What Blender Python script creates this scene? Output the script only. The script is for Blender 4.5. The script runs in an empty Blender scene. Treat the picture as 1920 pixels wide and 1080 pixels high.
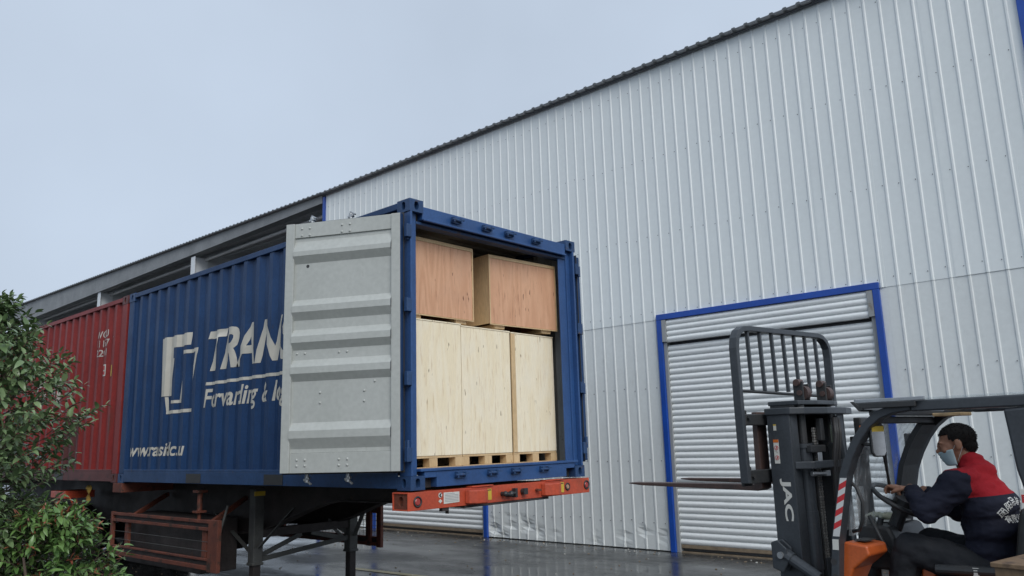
import bpy, bmesh, math, random
from mathutils import Vector, Matrix, Euler
from mathutils.bvhtree import BVHTree

R = math.radians
SC = bpy.context.scene
COL = SC.collection

# ------------------------------------------------------------------ camera
cam_d = bpy.data.cameras.new('camera')
cam = bpy.data.objects.new('camera', cam_d)
COL.objects.link(cam)
cam.location = (-4.484, -5.252, 1.80)
cam.rotation_euler = (R(101.18), R(1.635), R(-47.713))
cam_d.sensor_fit = 'HORIZONTAL'
cam_d.sensor_width = 36.0
cam_d.lens = 1471.7 / 1920 * 36.0
cam_d.clip_end = 2000
cam_d.clip_start = 0.05
SC.camera = cam

# ------------------------------------------------------------------ sky: even, rainy overcast
SUN_EL, SUN_AZ = R(40), R(206)          # azimuth from +Y, clockwise (over the photographer's shoulder)
world = bpy.data.worlds.new('World')
SC.world = world
world.use_nodes = True
wn, wl = world.node_tree.nodes, world.node_tree.links
wn.clear()
w_out = wn.new('ShaderNodeOutputWorld')
w_bg = wn.new('ShaderNodeBackground')
w_sky = wn.new('ShaderNodeTexSky')
w_sky.sky_type = 'NISHITA'
w_sky.sun_disc = False
w_sky.sun_elevation = SUN_EL
w_sky.sun_rotation = SUN_AZ
w_sky.dust_density = 4.0
w_sc = wn.new('ShaderNodeVectorMath'); w_sc.operation = 'SCALE'
w_sc.inputs['Scale'].default_value = 0.08
wl.new(w_sky.outputs[0], w_sc.inputs[0])
w_mix = wn.new('ShaderNodeMixRGB')
w_mix.inputs['Fac'].default_value = 0.90          # closed cloud cover over the clear-sky light
w_mix.inputs['Color2'].default_value = (0.455, 0.53, 0.635, 1)
wl.new(w_sc.outputs[0], w_mix.inputs['Color1'])
w_tc = wn.new('ShaderNodeTexCoord'); w_nz = wn.new('ShaderNodeTexNoise')
w_nz.inputs['Scale'].default_value = 2.2; w_nz.inputs['Detail'].default_value = 4; w_nz.inputs['Roughness'].default_value = .5
wl.new(w_tc.outputs['Generated'], w_nz.inputs['Vector'])
w_mr = wn.new('ShaderNodeMapRange'); w_mr.inputs['From Min'].default_value = .3; w_mr.inputs['From Max'].default_value = .7
w_mr.inputs['To Min'].default_value = .93; w_mr.inputs['To Max'].default_value = 1.07
wl.new(w_nz.outputs['Fac'], w_mr.inputs['Value'])
w_cl = wn.new('ShaderNodeVectorMath'); w_cl.operation = 'SCALE'          # faint unevenness of the cloud layer
wl.new(w_mix.outputs[0], w_cl.inputs[0]); wl.new(w_mr.outputs[0], w_cl.inputs['Scale'])
wl.new(w_cl.outputs[0], w_bg.inputs['Color'])
w_bg.inputs['Strength'].default_value = 1.0
wl.new(w_bg.outputs[0], w_out.inputs['Surface'])

sun_d = bpy.data.lights.new('sun', 'SUN')
sun_d.energy = 1.5
sun_d.angle = R(40)
sun_d.color = (1.0, 0.975, 0.94)
sun = bpy.data.objects.new('sun', sun_d)
COL.objects.link(sun)
sd = Vector((math.sin(SUN_AZ) * math.cos(SUN_EL), math.cos(SUN_AZ) * math.cos(SUN_EL), math.sin(SUN_EL)))
sun.rotation_euler = (-sd).to_track_quat('-Z', 'Y').to_euler()
sun.location = (-8, -12, 14)

SC.view_settings.view_transform = 'Standard'
SC.view_settings.look = 'None'
SC.view_settings.gamma = 1.0
SC.view_settings.exposure = 0.36
SC.view_settings.use_curve_mapping = False
SC.cycles.max_bounces = 8
SC.cycles.transparent_max_bounces = 12

# ------------------------------------------------------------------ materials
def pmat(name, c1, c2=None, scale=4.0, rough=0.5, rvar=0.1, metal=0.0, bump=0.0, bscale=40.0,
         stain=None, sthr=0.62, sscale=3.0, sstretch=(1, 1, 1), stretch=(1, 1, 1), soft=0.08,
         coat=0.0, spec=0.5, detail=5.0, fine=0.0, space='WORLD'):
    m = bpy.data.materials.new(name)
    m.use_nodes = True
    n, l = m.node_tree.nodes, m.node_tree.links
    n.clear()
    out = n.new('ShaderNodeOutputMaterial')
    b = n.new('ShaderNodeBsdfPrincipled')
    l.new(b.outputs[0], out.inputs[0])
    geo = n.new('ShaderNodeNewGeometry')
    tc = n.new('ShaderNodeTexCoord')
    info = n.new('ShaderNodeObjectInfo')
    add = n.new('ShaderNodeVectorMath'); add.operation = 'ADD'
    src = geo.outputs['Position'] if space == 'WORLD' else tc.outputs['Object']
    l.new(src, add.inputs[0])
    rv = n.new('ShaderNodeVectorMath'); rv.operation = 'SCALE'
    comb = n.new('ShaderNodeCombineXYZ')
    for i in range(3): l.new(info.outputs['Random'], comb.inputs[i])
    l.new(comb.outputs[0], rv.inputs[0]); rv.inputs['Scale'].default_value = 37.0
    l.new(rv.outputs[0], add.inputs[1])
    mp = n.new('ShaderNodeMapping'); mp.inputs['Scale'].default_value = stretch
    l.new(add.outputs[0], mp.inputs['Vector'])
    nz = n.new('ShaderNodeTexNoise')
    nz.inputs['Scale'].default_value = scale; nz.inputs['Detail'].default_value = detail
    nz.inputs['Roughness'].default_value = 0.62
    l.new(mp.outputs[0], nz.inputs['Vector'])
    c2 = c2 or tuple(x * 0.8 for x in c1)
    mix = n.new('ShaderNodeMixRGB')
    mix.inputs['Color1'].default_value = (*c1, 1); mix.inputs['Color2'].default_value = (*c2, 1)
    mr = n.new('ShaderNodeMapRange'); mr.inputs['From Min'].default_value = 0.32; mr.inputs['From Max'].default_value = 0.68
    l.new(nz.outputs['Fac'], mr.inputs['Value']); l.new(mr.outputs[0], mix.inputs['Fac'])
    col = mix.outputs[0]
    if fine:
        fz = n.new('ShaderNodeTexNoise'); fz.inputs['Scale'].default_value = scale * 14
        fz.inputs['Detail'].default_value = 3
        l.new(mp.outputs[0], fz.inputs['Vector'])
        fm = n.new('ShaderNodeMapRange'); fm.inputs['To Min'].default_value = 1 - fine; fm.inputs['To Max'].default_value = 1 + fine
        fm.inputs['From Min'].default_value = .3; fm.inputs['From Max'].default_value = .7
        l.new(fz.outputs['Fac'], fm.inputs['Value'])
        fs = n.new('ShaderNodeVectorMath'); fs.operation = 'SCALE'
        l.new(col, fs.inputs[0]); l.new(fm.outputs[0], fs.inputs['Scale'])
        col = fs.outputs[0]
    rr = n.new('ShaderNodeMapRange')
    rr.inputs['To Min'].default_value = max(0.03, rough - rvar); rr.inputs['To Max'].default_value = min(1, rough + rvar)
    l.new(nz.outputs['Fac'], rr.inputs['Value'])
    rough_out = rr.outputs[0]
    if stain:
        smp = n.new('ShaderNodeMapping'); smp.inputs['Scale'].default_value = sstretch
        l.new(add.outputs[0], smp.inputs['Vector'])
        sz = n.new('ShaderNodeTexNoise'); sz.inputs['Scale'].default_value = sscale
        sz.inputs['Detail'].default_value = 7; sz.inputs['Roughness'].default_value = 0.65
        l.new(smp.outputs[0], sz.inputs['Vector'])
        sm = n.new('ShaderNodeMapRange'); sm.inputs['From Min'].default_value = sthr; sm.inputs['From Max'].default_value = sthr + soft
        l.new(sz.outputs['Fac'], sm.inputs['Value'])
        mx = n.new('ShaderNodeMixRGB'); mx.inputs['Color2'].default_value = (*stain, 1)
        l.new(sm.outputs[0], mx.inputs['Fac']); l.new(col, mx.inputs['Color1'])
        col = mx.outputs[0]
    l.new(col, b.inputs['Base Color'])
    l.new(rough_out, b.inputs['Roughness'])
    b.inputs['Metallic'].default_value = metal
    b.inputs['Specular IOR Level'].default_value = spec
    if coat:
        b.inputs['Coat Weight'].default_value = coat; b.inputs['Coat Roughness'].default_value = 0.12
    if bump:
        bn = n.new('ShaderNodeTexNoise'); bn.inputs['Scale'].default_value = bscale; bn.inputs['Detail'].default_value = 4
        l.new(mp.outputs[0], bn.inputs['Vector'])
        bp = n.new('ShaderNodeBump'); bp.inputs['Strength'].default_value = bump; bp.inputs['Distance'].default_value = 0.01
        l.new(bn.outputs['Fac'], bp.inputs['Height']); l.new(bp.outputs[0], b.inputs['Normal'])
    return m

M = {}
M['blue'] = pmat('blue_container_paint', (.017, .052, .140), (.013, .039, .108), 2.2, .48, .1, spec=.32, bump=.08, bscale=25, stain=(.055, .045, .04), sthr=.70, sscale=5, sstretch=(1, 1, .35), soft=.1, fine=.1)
M['blue_lit'] = pmat('lit_blue_end_frame', (.028, .085, .235), (.022, .066, .185), 3, .42, .1, bump=.08, bscale=25, stain=(.05, .045, .045), sthr=.66, sscale=7, soft=.1, fine=.1)  # lit copy of the blue: stronger light on the rear frame, put into colour
M['blue_dirty'] = pmat('worn_blue_paint', (.022, .064, .165), (.016, .046, .12), 3, .5, .12, bump=.1, stain=(.07, .045, .03), sthr=.6, sscale=9, soft=.1, fine=.12)
M['red'] = pmat('red_container_paint', (.24, .030, .027), (.19, .025, .024), 1.6, .5, .1, spec=.3, bump=.1, bscale=22, stain=(.10, .035, .028), sthr=.60, sscale=3.2, sstretch=(1, 1, .25), soft=.12, fine=.1)
M['red_dark'] = pmat('weathered_red_steel', (.13, .035, .032), (.08, .03, .03), 3, .55, .12, bump=.12, stain=(.05, .03, .025), sthr=.56, sscale=6, fine=.12)
M['door_grey'] = pmat('grey_door_paint', (.435, .455, .435), (.395, .415, .395), 1.7, .42, .1, bump=.05, bscale=30, stain=(.26, .25, .22), sthr=.69, sscale=6, sstretch=(1, 1, .5), soft=.12, fine=.05)
M['inner_grey'] = pmat('container_lining_grey', (.36, .38, .38), (.27, .28, .27), 2, .55, .1, stain=(.16, .14, .12), sthr=.62, sscale=5)
M['rubber'] = pmat('black_rubber', (.018, .018, .02), (.03, .03, .03), 6, .6, .1, bump=.1)
M['steel'] = pmat('galvanised_steel', (.42, .44, .45), (.30, .31, .32), 12, .38, .12, metal=.75, stain=(.16, .10, .06), sthr=.66, sscale=20)
M['letter_white'] = pmat('white_lettering_paint', (.58, .56, .50), (.50, .48, .42), 5, .5, .1, stain=(.34, .33, .30), sthr=.68, sscale=9)
M['dull_white'] = pmat('white_stencil_paint', (.55, .50, .46), (.42, .36, .33), 9, .55, .1)
def ply_mat(name, c1, c2, dark, patch):
    """rotary-cut plywood: cathedral figure, short dark flecks, knots and paler patches"""
    m = bpy.data.materials.new(name); m.use_nodes = True
    n, l = m.node_tree.nodes, m.node_tree.links
    b = n['Principled BSDF']; geo = n.new('ShaderNodeNewGeometry'); info = n.new('ShaderNodeObjectInfo')
    add = n.new('ShaderNodeVectorMath'); add.operation = 'ADD'; cb = n.new('ShaderNodeCombineXYZ')
    mu = n.new('ShaderNodeMath'); mu.operation = 'MULTIPLY'; mu.inputs[1].default_value = 53.0; l.new(info.outputs['Random'], mu.inputs[0])
    for i in range(3): l.new(mu.outputs[0], cb.inputs[i])
    l.new(geo.outputs['Position'], add.inputs[0]); l.new(cb.outputs[0], add.inputs[1])
    def mapped(sc):
        mp = n.new('ShaderNodeMapping'); mp.inputs['Scale'].default_value = sc; l.new(add.outputs[0], mp.inputs['Vector']); return mp.outputs[0]
    def noise(vec, sc, det=5, rough=.6):
        z = n.new('ShaderNodeTexNoise'); z.inputs['Scale'].default_value = sc; z.inputs['Detail'].default_value = det; z.inputs['Roughness'].default_value = rough
        l.new(vec, z.inputs['Vector']); return z.outputs['Fac']
    def ramp(v, a, b_, lo=0.0, hi=1.0):
        r = n.new('ShaderNodeMapRange'); r.inputs['From Min'].default_value = a; r.inputs['From Max'].default_value = b_; r.inputs['To Min'].default_value = lo; r.inputs['To Max'].default_value = hi
        l.new(v, r.inputs['Value']); return r.outputs[0]
    def mixc(f, ca, cb_):
        x = n.new('ShaderNodeMixRGB'); l.new(f, x.inputs['Fac'])
        for k, c in (('Color1', ca), ('Color2', cb_)):
            if isinstance(c, tuple): x.inputs[k].default_value = (*c, 1)
            else: l.new(c, x.inputs[k])
        return x.outputs[0]
    big = noise(mapped((1.9, 1.9, .24)), 1.4, 2)
    sn = n.new('ShaderNodeMath'); sn.operation = 'SINE'; k_ = n.new('ShaderNodeMath'); k_.operation = 'MULTIPLY'; k_.inputs[1].default_value = 70.0
    l.new(big, k_.inputs[0]); l.new(k_.outputs[0], sn.inputs[0])
    col = mixc(ramp(sn.outputs[0], -1, 1), c1, c2)
    col = mixc(ramp(noise(mapped((1, 1, .8)), 2.3, 3), .55, .70, 0, .75), col, patch)
    col = mixc(ramp(noise(mapped((9, 9, .7)), 6, 4), .575, .70, 0, .62), col, dark)
    col = mixc(ramp(noise(mapped((5, 5, 1.1)), 5, 2), .70, .74, 0, .9), col, tuple(x * .45 for x in dark))
    fs = n.new('ShaderNodeVectorMath'); fs.operation = 'SCALE'; l.new(col, fs.inputs[0]); l.new(ramp(noise(mapped((30, 30, 2)), 8, 3), .3, .7, .93, 1.07), fs.inputs['Scale'])
    l.new(fs.outputs[0], b.inputs['Base Color']); b.inputs['Roughness'].default_value = .55; b.inputs['Specular IOR Level'].default_value = .35
    return m
M['ply'] = ply_mat('birch_plywood', (.90, .805, .61), (.87, .76, .545), (.62, .45, .26), (.88, .80, .63))
M['ply_red'] = ply_mat('reddish_plywood', (.68, .395, .245), (.61, .335, .20), (.34, .15, .08), (.62, .36, .23))
M['pine'] = pmat('pine_board', (.66, .48, .27), (.55, .38, .20), 4, .6, .08, stretch=(1, 1, .3), stain=(.33, .20, .09), sthr=.66, sscale=14, fine=.1)
M['old_wood'] = pmat('old_board', (.36, .25, .14), (.26, .17, .09), 5, .6, .1, stretch=(1, 1, .4), stain=(.16, .09, .05), sthr=.6, sscale=12, fine=.12)
M['wet_wood'] = pmat('dark_wet_wood', (.22, .145, .08), (.13, .085, .05), 5, .5, .1, stretch=(1, 1, .4), stain=(.07, .045, .03), sthr=.58, sscale=9, fine=.15)
M['orange'] = pmat('orange_red_chassis_paint', (.50, .080, .034), (.40, .062, .030), 3, .42, .12, bump=.1, stain=(.17, .055, .032), sthr=.54, sscale=3.2, sstretch=(1, 1, .6), soft=.22, fine=.12)
M['rust'] = pmat('rusty_red_chassis', (.17, .05, .028), (.10, .032, .022), 4, .6, .12, bump=.15, stain=(.045, .025, .018), sthr=.55, sscale=7, fine=.15)
M['chassis_dark'] = pmat('dirty_dark_chassis', (.045, .035, .033), (.025, .022, .022), 4, .6, .12, bump=.15, stain=(.09, .045, .03), sthr=.63, sscale=6, fine=.15)
M['leg_grey'] = pmat('landing_leg_grey', (.10, .105, .10), (.06, .06, .058), 5, .55, .12, bump=.1, stain=(.10, .06, .04), sthr=.62, sscale=9, fine=.12)
M['wall'] = pmat('white_wall_sheet', (.745, .790, .790), (.72, .765, .765), .9, .36, .07, bump=.06, bscale=1.3, stain=(.58, .595, .58), sthr=.70, sscale=1.6, sstretch=(1, 1, .18), soft=.18, fine=.02)
M['wall_low'] = pmat('soiled_wall_sheet', (.71, .75, .745), (.665, .70, .695), 1.1, .38, .07, bump=.16, bscale=1.7, stain=(.50, .50, .475), sthr=.63, sscale=2.0, sstretch=(1, 1, .35), soft=.2, fine=.03)
M['frame_blue'] = pmat('blue_trim_paint', (.012, .075, .40), (.01, .058, .31), 3, .35, .08, stain=(.02, .06, .22), sthr=.66, sscale=5, fine=.06)
M['slat'] = pmat('white_roller_slat', (.80, .83, .83), (.74, .77, .77), 1.4, .30, .07, stain=(.40, .41, .40), sthr=.66, sscale=5, sstretch=(1, .3, 2), soft=.2, fine=.03)
M['guide'] = pmat('grey_door_guide', (.34, .355, .36), (.27, .285, .29), 3, .42, .08, stain=(.2, .18, .15), sthr=.64, sscale=6)
M['seal'] = pmat('muddy_door_seal', (.27, .21, .14), (.17, .13, .09), 8, .7, .1, fine=.2)
M['roof'] = pmat('dark_grey_roof_sheet', (.115, .125, .135), (.085, .092, .10), 2, .45, .1, fine=.1)
M['roof_under'] = pmat('roof_underside', (.52, .53, .535), (.44, .45, .455), 1.5, .6, .1, fine=.1)
M['fascia'] = pmat('grey_fascia', (.25, .26, .265), (.19, .20, .205), 1.5, .55, .1, fine=.08)
M['pipe'] = pmat('pale_pipe', (.60, .61, .61), (.5, .51, .51), 3, .5, .1)
M['shed_steel'] = pmat('grey_shed_steel', (.56, .58, .585), (.46, .475, .48), 1.5, .5, .1, stain=(.2, .17, .14), sthr=.65, sscale=4)
M['column_white'] = pmat('white_shed_column', (.72, .75, .77), (.64, .67, .69), 2, .45, .1)
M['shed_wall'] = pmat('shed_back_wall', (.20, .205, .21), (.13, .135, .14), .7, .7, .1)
M['fork_grey'] = pmat('charcoal_forklift_paint', (.043, .050, .058), (.034, .040, .047), 4, .42, .12, bump=.05, bscale=60, stain=(.10, .09, .08), sthr=.68, sscale=10, fine=.12)
M['fork_dark'] = pmat('black_forklift_steel', (.022, .025, .028), (.034, .034, .034), 7, .48, .14, bump=.1, stain=(.075, .06, .05), sthr=.64, sscale=12, fine=.15)
M['fork_orange'] = pmat('orange_forklift_panel', (.56, .125, .028), (.46, .095, .022), 5, .36, .12, stain=(.17, .06, .025), sthr=.64, sscale=9, coat=.2, fine=.08)
M['fork_rust'] = pmat('rusty_fork_blade', (.085, .05, .042), (.05, .035, .033), 8, .5, .12, stain=(.14, .07, .045), sthr=.6, sscale=14, fine=.15)
M['chain'] = pmat('oily_chain_steel', (.55, .55, .53), (.22, .21, .2), 30, .28, .1, metal=.6)
M['chrome'] = pmat('bright_piston_steel', (.62, .62, .62), (.5, .5, .5), 9, .2, .06, metal=.95)
M['seat_vinyl'] = pmat('black_seat_vinyl', (.022, .024, .024), (.04, .042, .038), 6, .42, .12, bump=.12, bscale=30, stain=(.09, .085, .06), sthr=.62, sscale=9)
M['tape_red'] = pmat('red_reflective_tape', (.55, .03, .035), (.47, .025, .03), 6, .35, .08)
M['tape_white'] = pmat('white_reflective_tape', (.62, .64, .63), (.55, .56, .55), 6, .35, .08)
M['sticker_white'] = pmat('white_sticker', (.66, .66, .62), (.55, .55, .50), 7, .45, .08, stain=(.3, .27, .22), sthr=.64, sscale=20)
M['sticker_yellow'] = pmat('yellow_sticker', (.62, .45, .05), (.52, .36, .04), 7, .45, .08)
M['sticker_orange'] = pmat('orange_sticker', (.62, .16, .02), (.55, .13, .02), 7, .45, .08)
M['ink'] = pmat('black_print', (.03, .03, .032), (.045, .045, .045), 9, .5, .08)
M['ink_red'] = pmat('red_print', (.50, .03, .03), (.42, .03, .03), 9, .5, .08)
M['lens_red'] = pmat('red_lamp_lens', (.38, .045, .035), (.32, .035, .03), 6, .25, .06, coat=.4)
M['lens_amber'] = pmat('amber_lamp_lens', (.45, .26, .16), (.38, .2, .12), 6, .25, .06, coat=.4)
M['jacket'] = pmat('navy_jacket_cloth', (.012, .014, .026), (.017, .019, .034), 8, .85, .05, bump=.25, bscale=70, spec=.25, space='OBJ')
M['jacket_red'] = pmat('red_jacket_cloth', (.36, .014, .022), (.30, .012, .02), 8, .85, .05, bump=.25, bscale=70, spec=.25)
M['trousers'] = pmat('dark_trouser_cloth', (.016, .018, .022), (.024, .026, .03), 9, .85, .05, bump=.25, bscale=80, spec=.25)
M['skin'] = pmat('skin', (.36, .185, .115), (.30, .145, .09), 9, .55, .06, bump=.05, bscale=90)
M['hair'] = pmat('short_black_hair', (.007, .006, .006), (.013, .011, .010), 60, .8, .1, spec=.25)
M['mask'] = pmat('pale_blue_face_mask', (.42, .55, .58), (.36, .49, .53), 8, .8, .05, bump=.1, bscale=60)
M['glove'] = pmat('dirty_cotton_glove', (.50, .50, .40), (.36, .37, .27), 18, .9, .05, bump=.5, bscale=120, stain=(.2, .2, .14), sthr=.6, sscale=30)
M['line_yellow'] = pmat('worn_yellow_road_paint', (.40, .33, .14), (.30, .25, .11), 9, .32, .12, stain=(.06, .06, .055), sthr=.60, sscale=14, soft=.05, fine=.15)
M['bark'] = pmat('bark', (.10, .07, .05), (.06, .045, .035), 14, .8, .1, bump=.5, bscale=60)
M['tyre'] = pmat('tyre_rubber', (.02, .02, .021), (.035, .033, .031), 8, .7, .1, bump=.2)
M['hose'] = pmat('orange_air_hose', (.55, .10, .045), (.45, .08, .04), 6, .4, .1)
M['cloth_yellow'] = pmat('yellow_rag', (.40, .25, .04), (.28, .17, .03), 9, .8, .1)

def leaf_mat(name, c1, c2, rough=.38):
    m = bpy.data.materials.new(name); m.use_nodes = True
    n, l = m.node_tree.nodes, m.node_tree.links
    b = n['Principled BSDF']
    geo = n.new('ShaderNodeNewGeometry'); info = n.new('ShaderNodeObjectInfo')
    nz = n.new('ShaderNodeTexNoise'); nz.inputs['Scale'].default_value = 5.5; nz.inputs['Detail'].default_value = 3
    l.new(geo.outputs['Position'], nz.inputs['Vector'])
    ad = n.new('ShaderNodeMath'); ad.operation = 'ADD'
    l.new(geo.outputs['Random Per Island'], ad.inputs[0]); l.new(info.outputs['Random'], ad.inputs[1])
    ad2 = n.new('ShaderNodeMath'); ad2.operation = 'FRACT'; l.new(ad.outputs[0], ad2.inputs[0])
    ad3 = n.new('ShaderNodeMath'); ad3.operation = 'MULTIPLY_ADD'; ad3.inputs[1].default_value = .7
    l.new(ad2.outputs[0], ad3.inputs[0])
    s = n.new('ShaderNodeMath'); s.operation = 'MULTIPLY'; s.inputs[1].default_value = .4
    l.new(nz.outputs['Fac'], s.inputs[0]); l.new(s.outputs[0], ad3.inputs[2])
    mix = n.new('ShaderNodeMixRGB'); mix.inputs['Color1'].default_value = (*c1, 1); mix.inputs['Color2'].default_value = (*c2, 1)
    l.new(ad3.outputs[0], mix.inputs['Fac']); l.new(mix.outputs[0], b.inputs['Base Color'])
    b.inputs['Roughness'].default_value = rough
    b.inputs['Transmission Weight'].default_value = 0.0
    b.inputs['Subsurface Weight'].default_value = 0.0
    return m
M['leaf_dark'] = leaf_mat('osmanthus_leaf', (.080, .140, .055), (.205, .285, .135), .26)
M['leaf_bright'] = leaf_mat('photinia_leaf', (.056, .130, .032), (.145, .245, .072), .30)
M['leaf_red'] = leaf_mat('young_red_leaf', (.20, .045, .03), (.26, .10, .05))

# wet asphalt: real roughness changes, thin water film in the hollows
def wet_ground():
    m = bpy.data.materials.new('wet_asphalt'); m.use_nodes = True
    n, l = m.node_tree.nodes, m.node_tree.links
    b = n['Principled BSDF']
    geo = n.new('ShaderNodeNewGeometry')
    big = n.new('ShaderNodeTexNoise'); big.inputs['Scale'].default_value = .55; big.inputs['Detail'].default_value = 7; big.inputs['Roughness'].default_value = .6
    mp = n.new('ShaderNodeMapping'); mp.inputs['Scale'].default_value = (1.0, .45, 1)
    l.new(geo.outputs['Position'], mp.inputs['Vector']); l.new(mp.outputs[0], big.inputs['Vector'])
    fine = n.new('ShaderNodeTexNoise'); fine.inputs['Scale'].default_value = 90; fine.inputs['Detail'].default_value = 3
    l.new(geo.outputs['Position'], fine.inputs['Vector'])
    mid = n.new('ShaderNodeTexNoise'); mid.inputs['Scale'].default_value = 5; mid.inputs['Detail'].default_value = 6
    l.new(geo.outputs['Position'], mid.inputs['Vector'])
    wet = n.new('ShaderNodeMapRange'); wet.inputs['From Min'].default_value = .40; wet.inputs['From Max'].default_value = .60
    l.new(big.outputs['Fac'], wet.inputs['Value'])
    c = n.new('ShaderNodeMixRGB'); c.inputs['Color1'].default_value = (.022, .023, .024, 1); c.inputs['Color2'].default_value = (.066, .067, .066, 1)
    cm = n.new('ShaderNodeMapRange'); cm.inputs['From Min'].default_value = .35; cm.inputs['From Max'].default_value = .65
    l.new(mid.outputs['Fac'], cm.inputs['Value']); l.new(cm.outputs[0], c.inputs['Fac'])
    l.new(c.outputs[0], b.inputs['Base Color'])
    r = n.new('ShaderNodeMapRange'); r.inputs['To Min'].default_value = .07; r.inputs['To Max'].default_value = .38
    l.new(wet.outputs[0], r.inputs['Value']); l.new(r.outputs[0], b.inputs['Roughness'])
    bs = n.new('ShaderNodeMapRange'); bs.inputs['To Min'].default_value = .05; bs.inputs['To Max'].default_value = .42
    l.new(wet.outputs[0], bs.inputs['Value'])
    hm = n.new('ShaderNodeMath'); hm.operation = 'MULTIPLY_ADD'; hm.inputs[1].default_value = .35
    l.new(fine.outputs['Fac'], hm.inputs[0]); l.new(mid.outputs['Fac'], hm.inputs[2])
    bp = n.new('ShaderNodeBump'); bp.inputs['Distance'].default_value = .006
    l.new(bs.outputs[0], bp.inputs['Strength']); l.new(hm.outputs[0], bp.inputs['Height'])
    l.new(bp.outputs[0], b.inputs['Normal'])
    b.inputs['IOR'].default_value = 1.36
    return m
M['ground'] = wet_ground()

def clear_sheet():
    m = bpy.data.materials.new('scratched_clear_plastic'); m.use_nodes = True
    n, l = m.node_tree.nodes, m.node_tree.links
    n.clear()
    out = n.new('ShaderNodeOutputMaterial'); mx = n.new('ShaderNodeMixShader')
    tr = n.new('ShaderNodeBsdfTransparent'); tr.inputs[0].default_value = (.94, .96, .97, 1)
    b = n.new('ShaderNodeBsdfPrincipled'); b.inputs['Base Color'].default_value = (.78, .82, .84, 1); b.inputs['Roughness'].default_value = .22
    geo = n.new('ShaderNodeNewGeometry'); mp = n.new('ShaderNodeMapping'); mp.inputs['Scale'].default_value = (1, 1, .25)
    nz = n.new('ShaderNodeTexNoise'); nz.inputs['Scale'].default_value = 26; nz.inputs['Detail'].default_value = 6
    l.new(geo.outputs['Position'], mp.inputs[0]); l.new(mp.outputs[0], nz.inputs['Vector'])
    mr = n.new('ShaderNodeMapRange'); mr.inputs['From Min'].default_value = .5; mr.inputs['From Max'].default_value = .72
    mr.inputs['To Min'].default_value = .10; mr.inputs['To Max'].default_value = .42
    l.new(nz.outputs['Fac'], mr.inputs['Value']); l.new(mr.outputs[0], mx.inputs[0])
    l.new(tr.outputs[0], mx.inputs[1]); l.new(b.outputs[0], mx.inputs[2]); l.new(mx.outputs[0], out.inputs[0])
    return m
M['plastic'] = clear_sheet()

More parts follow.
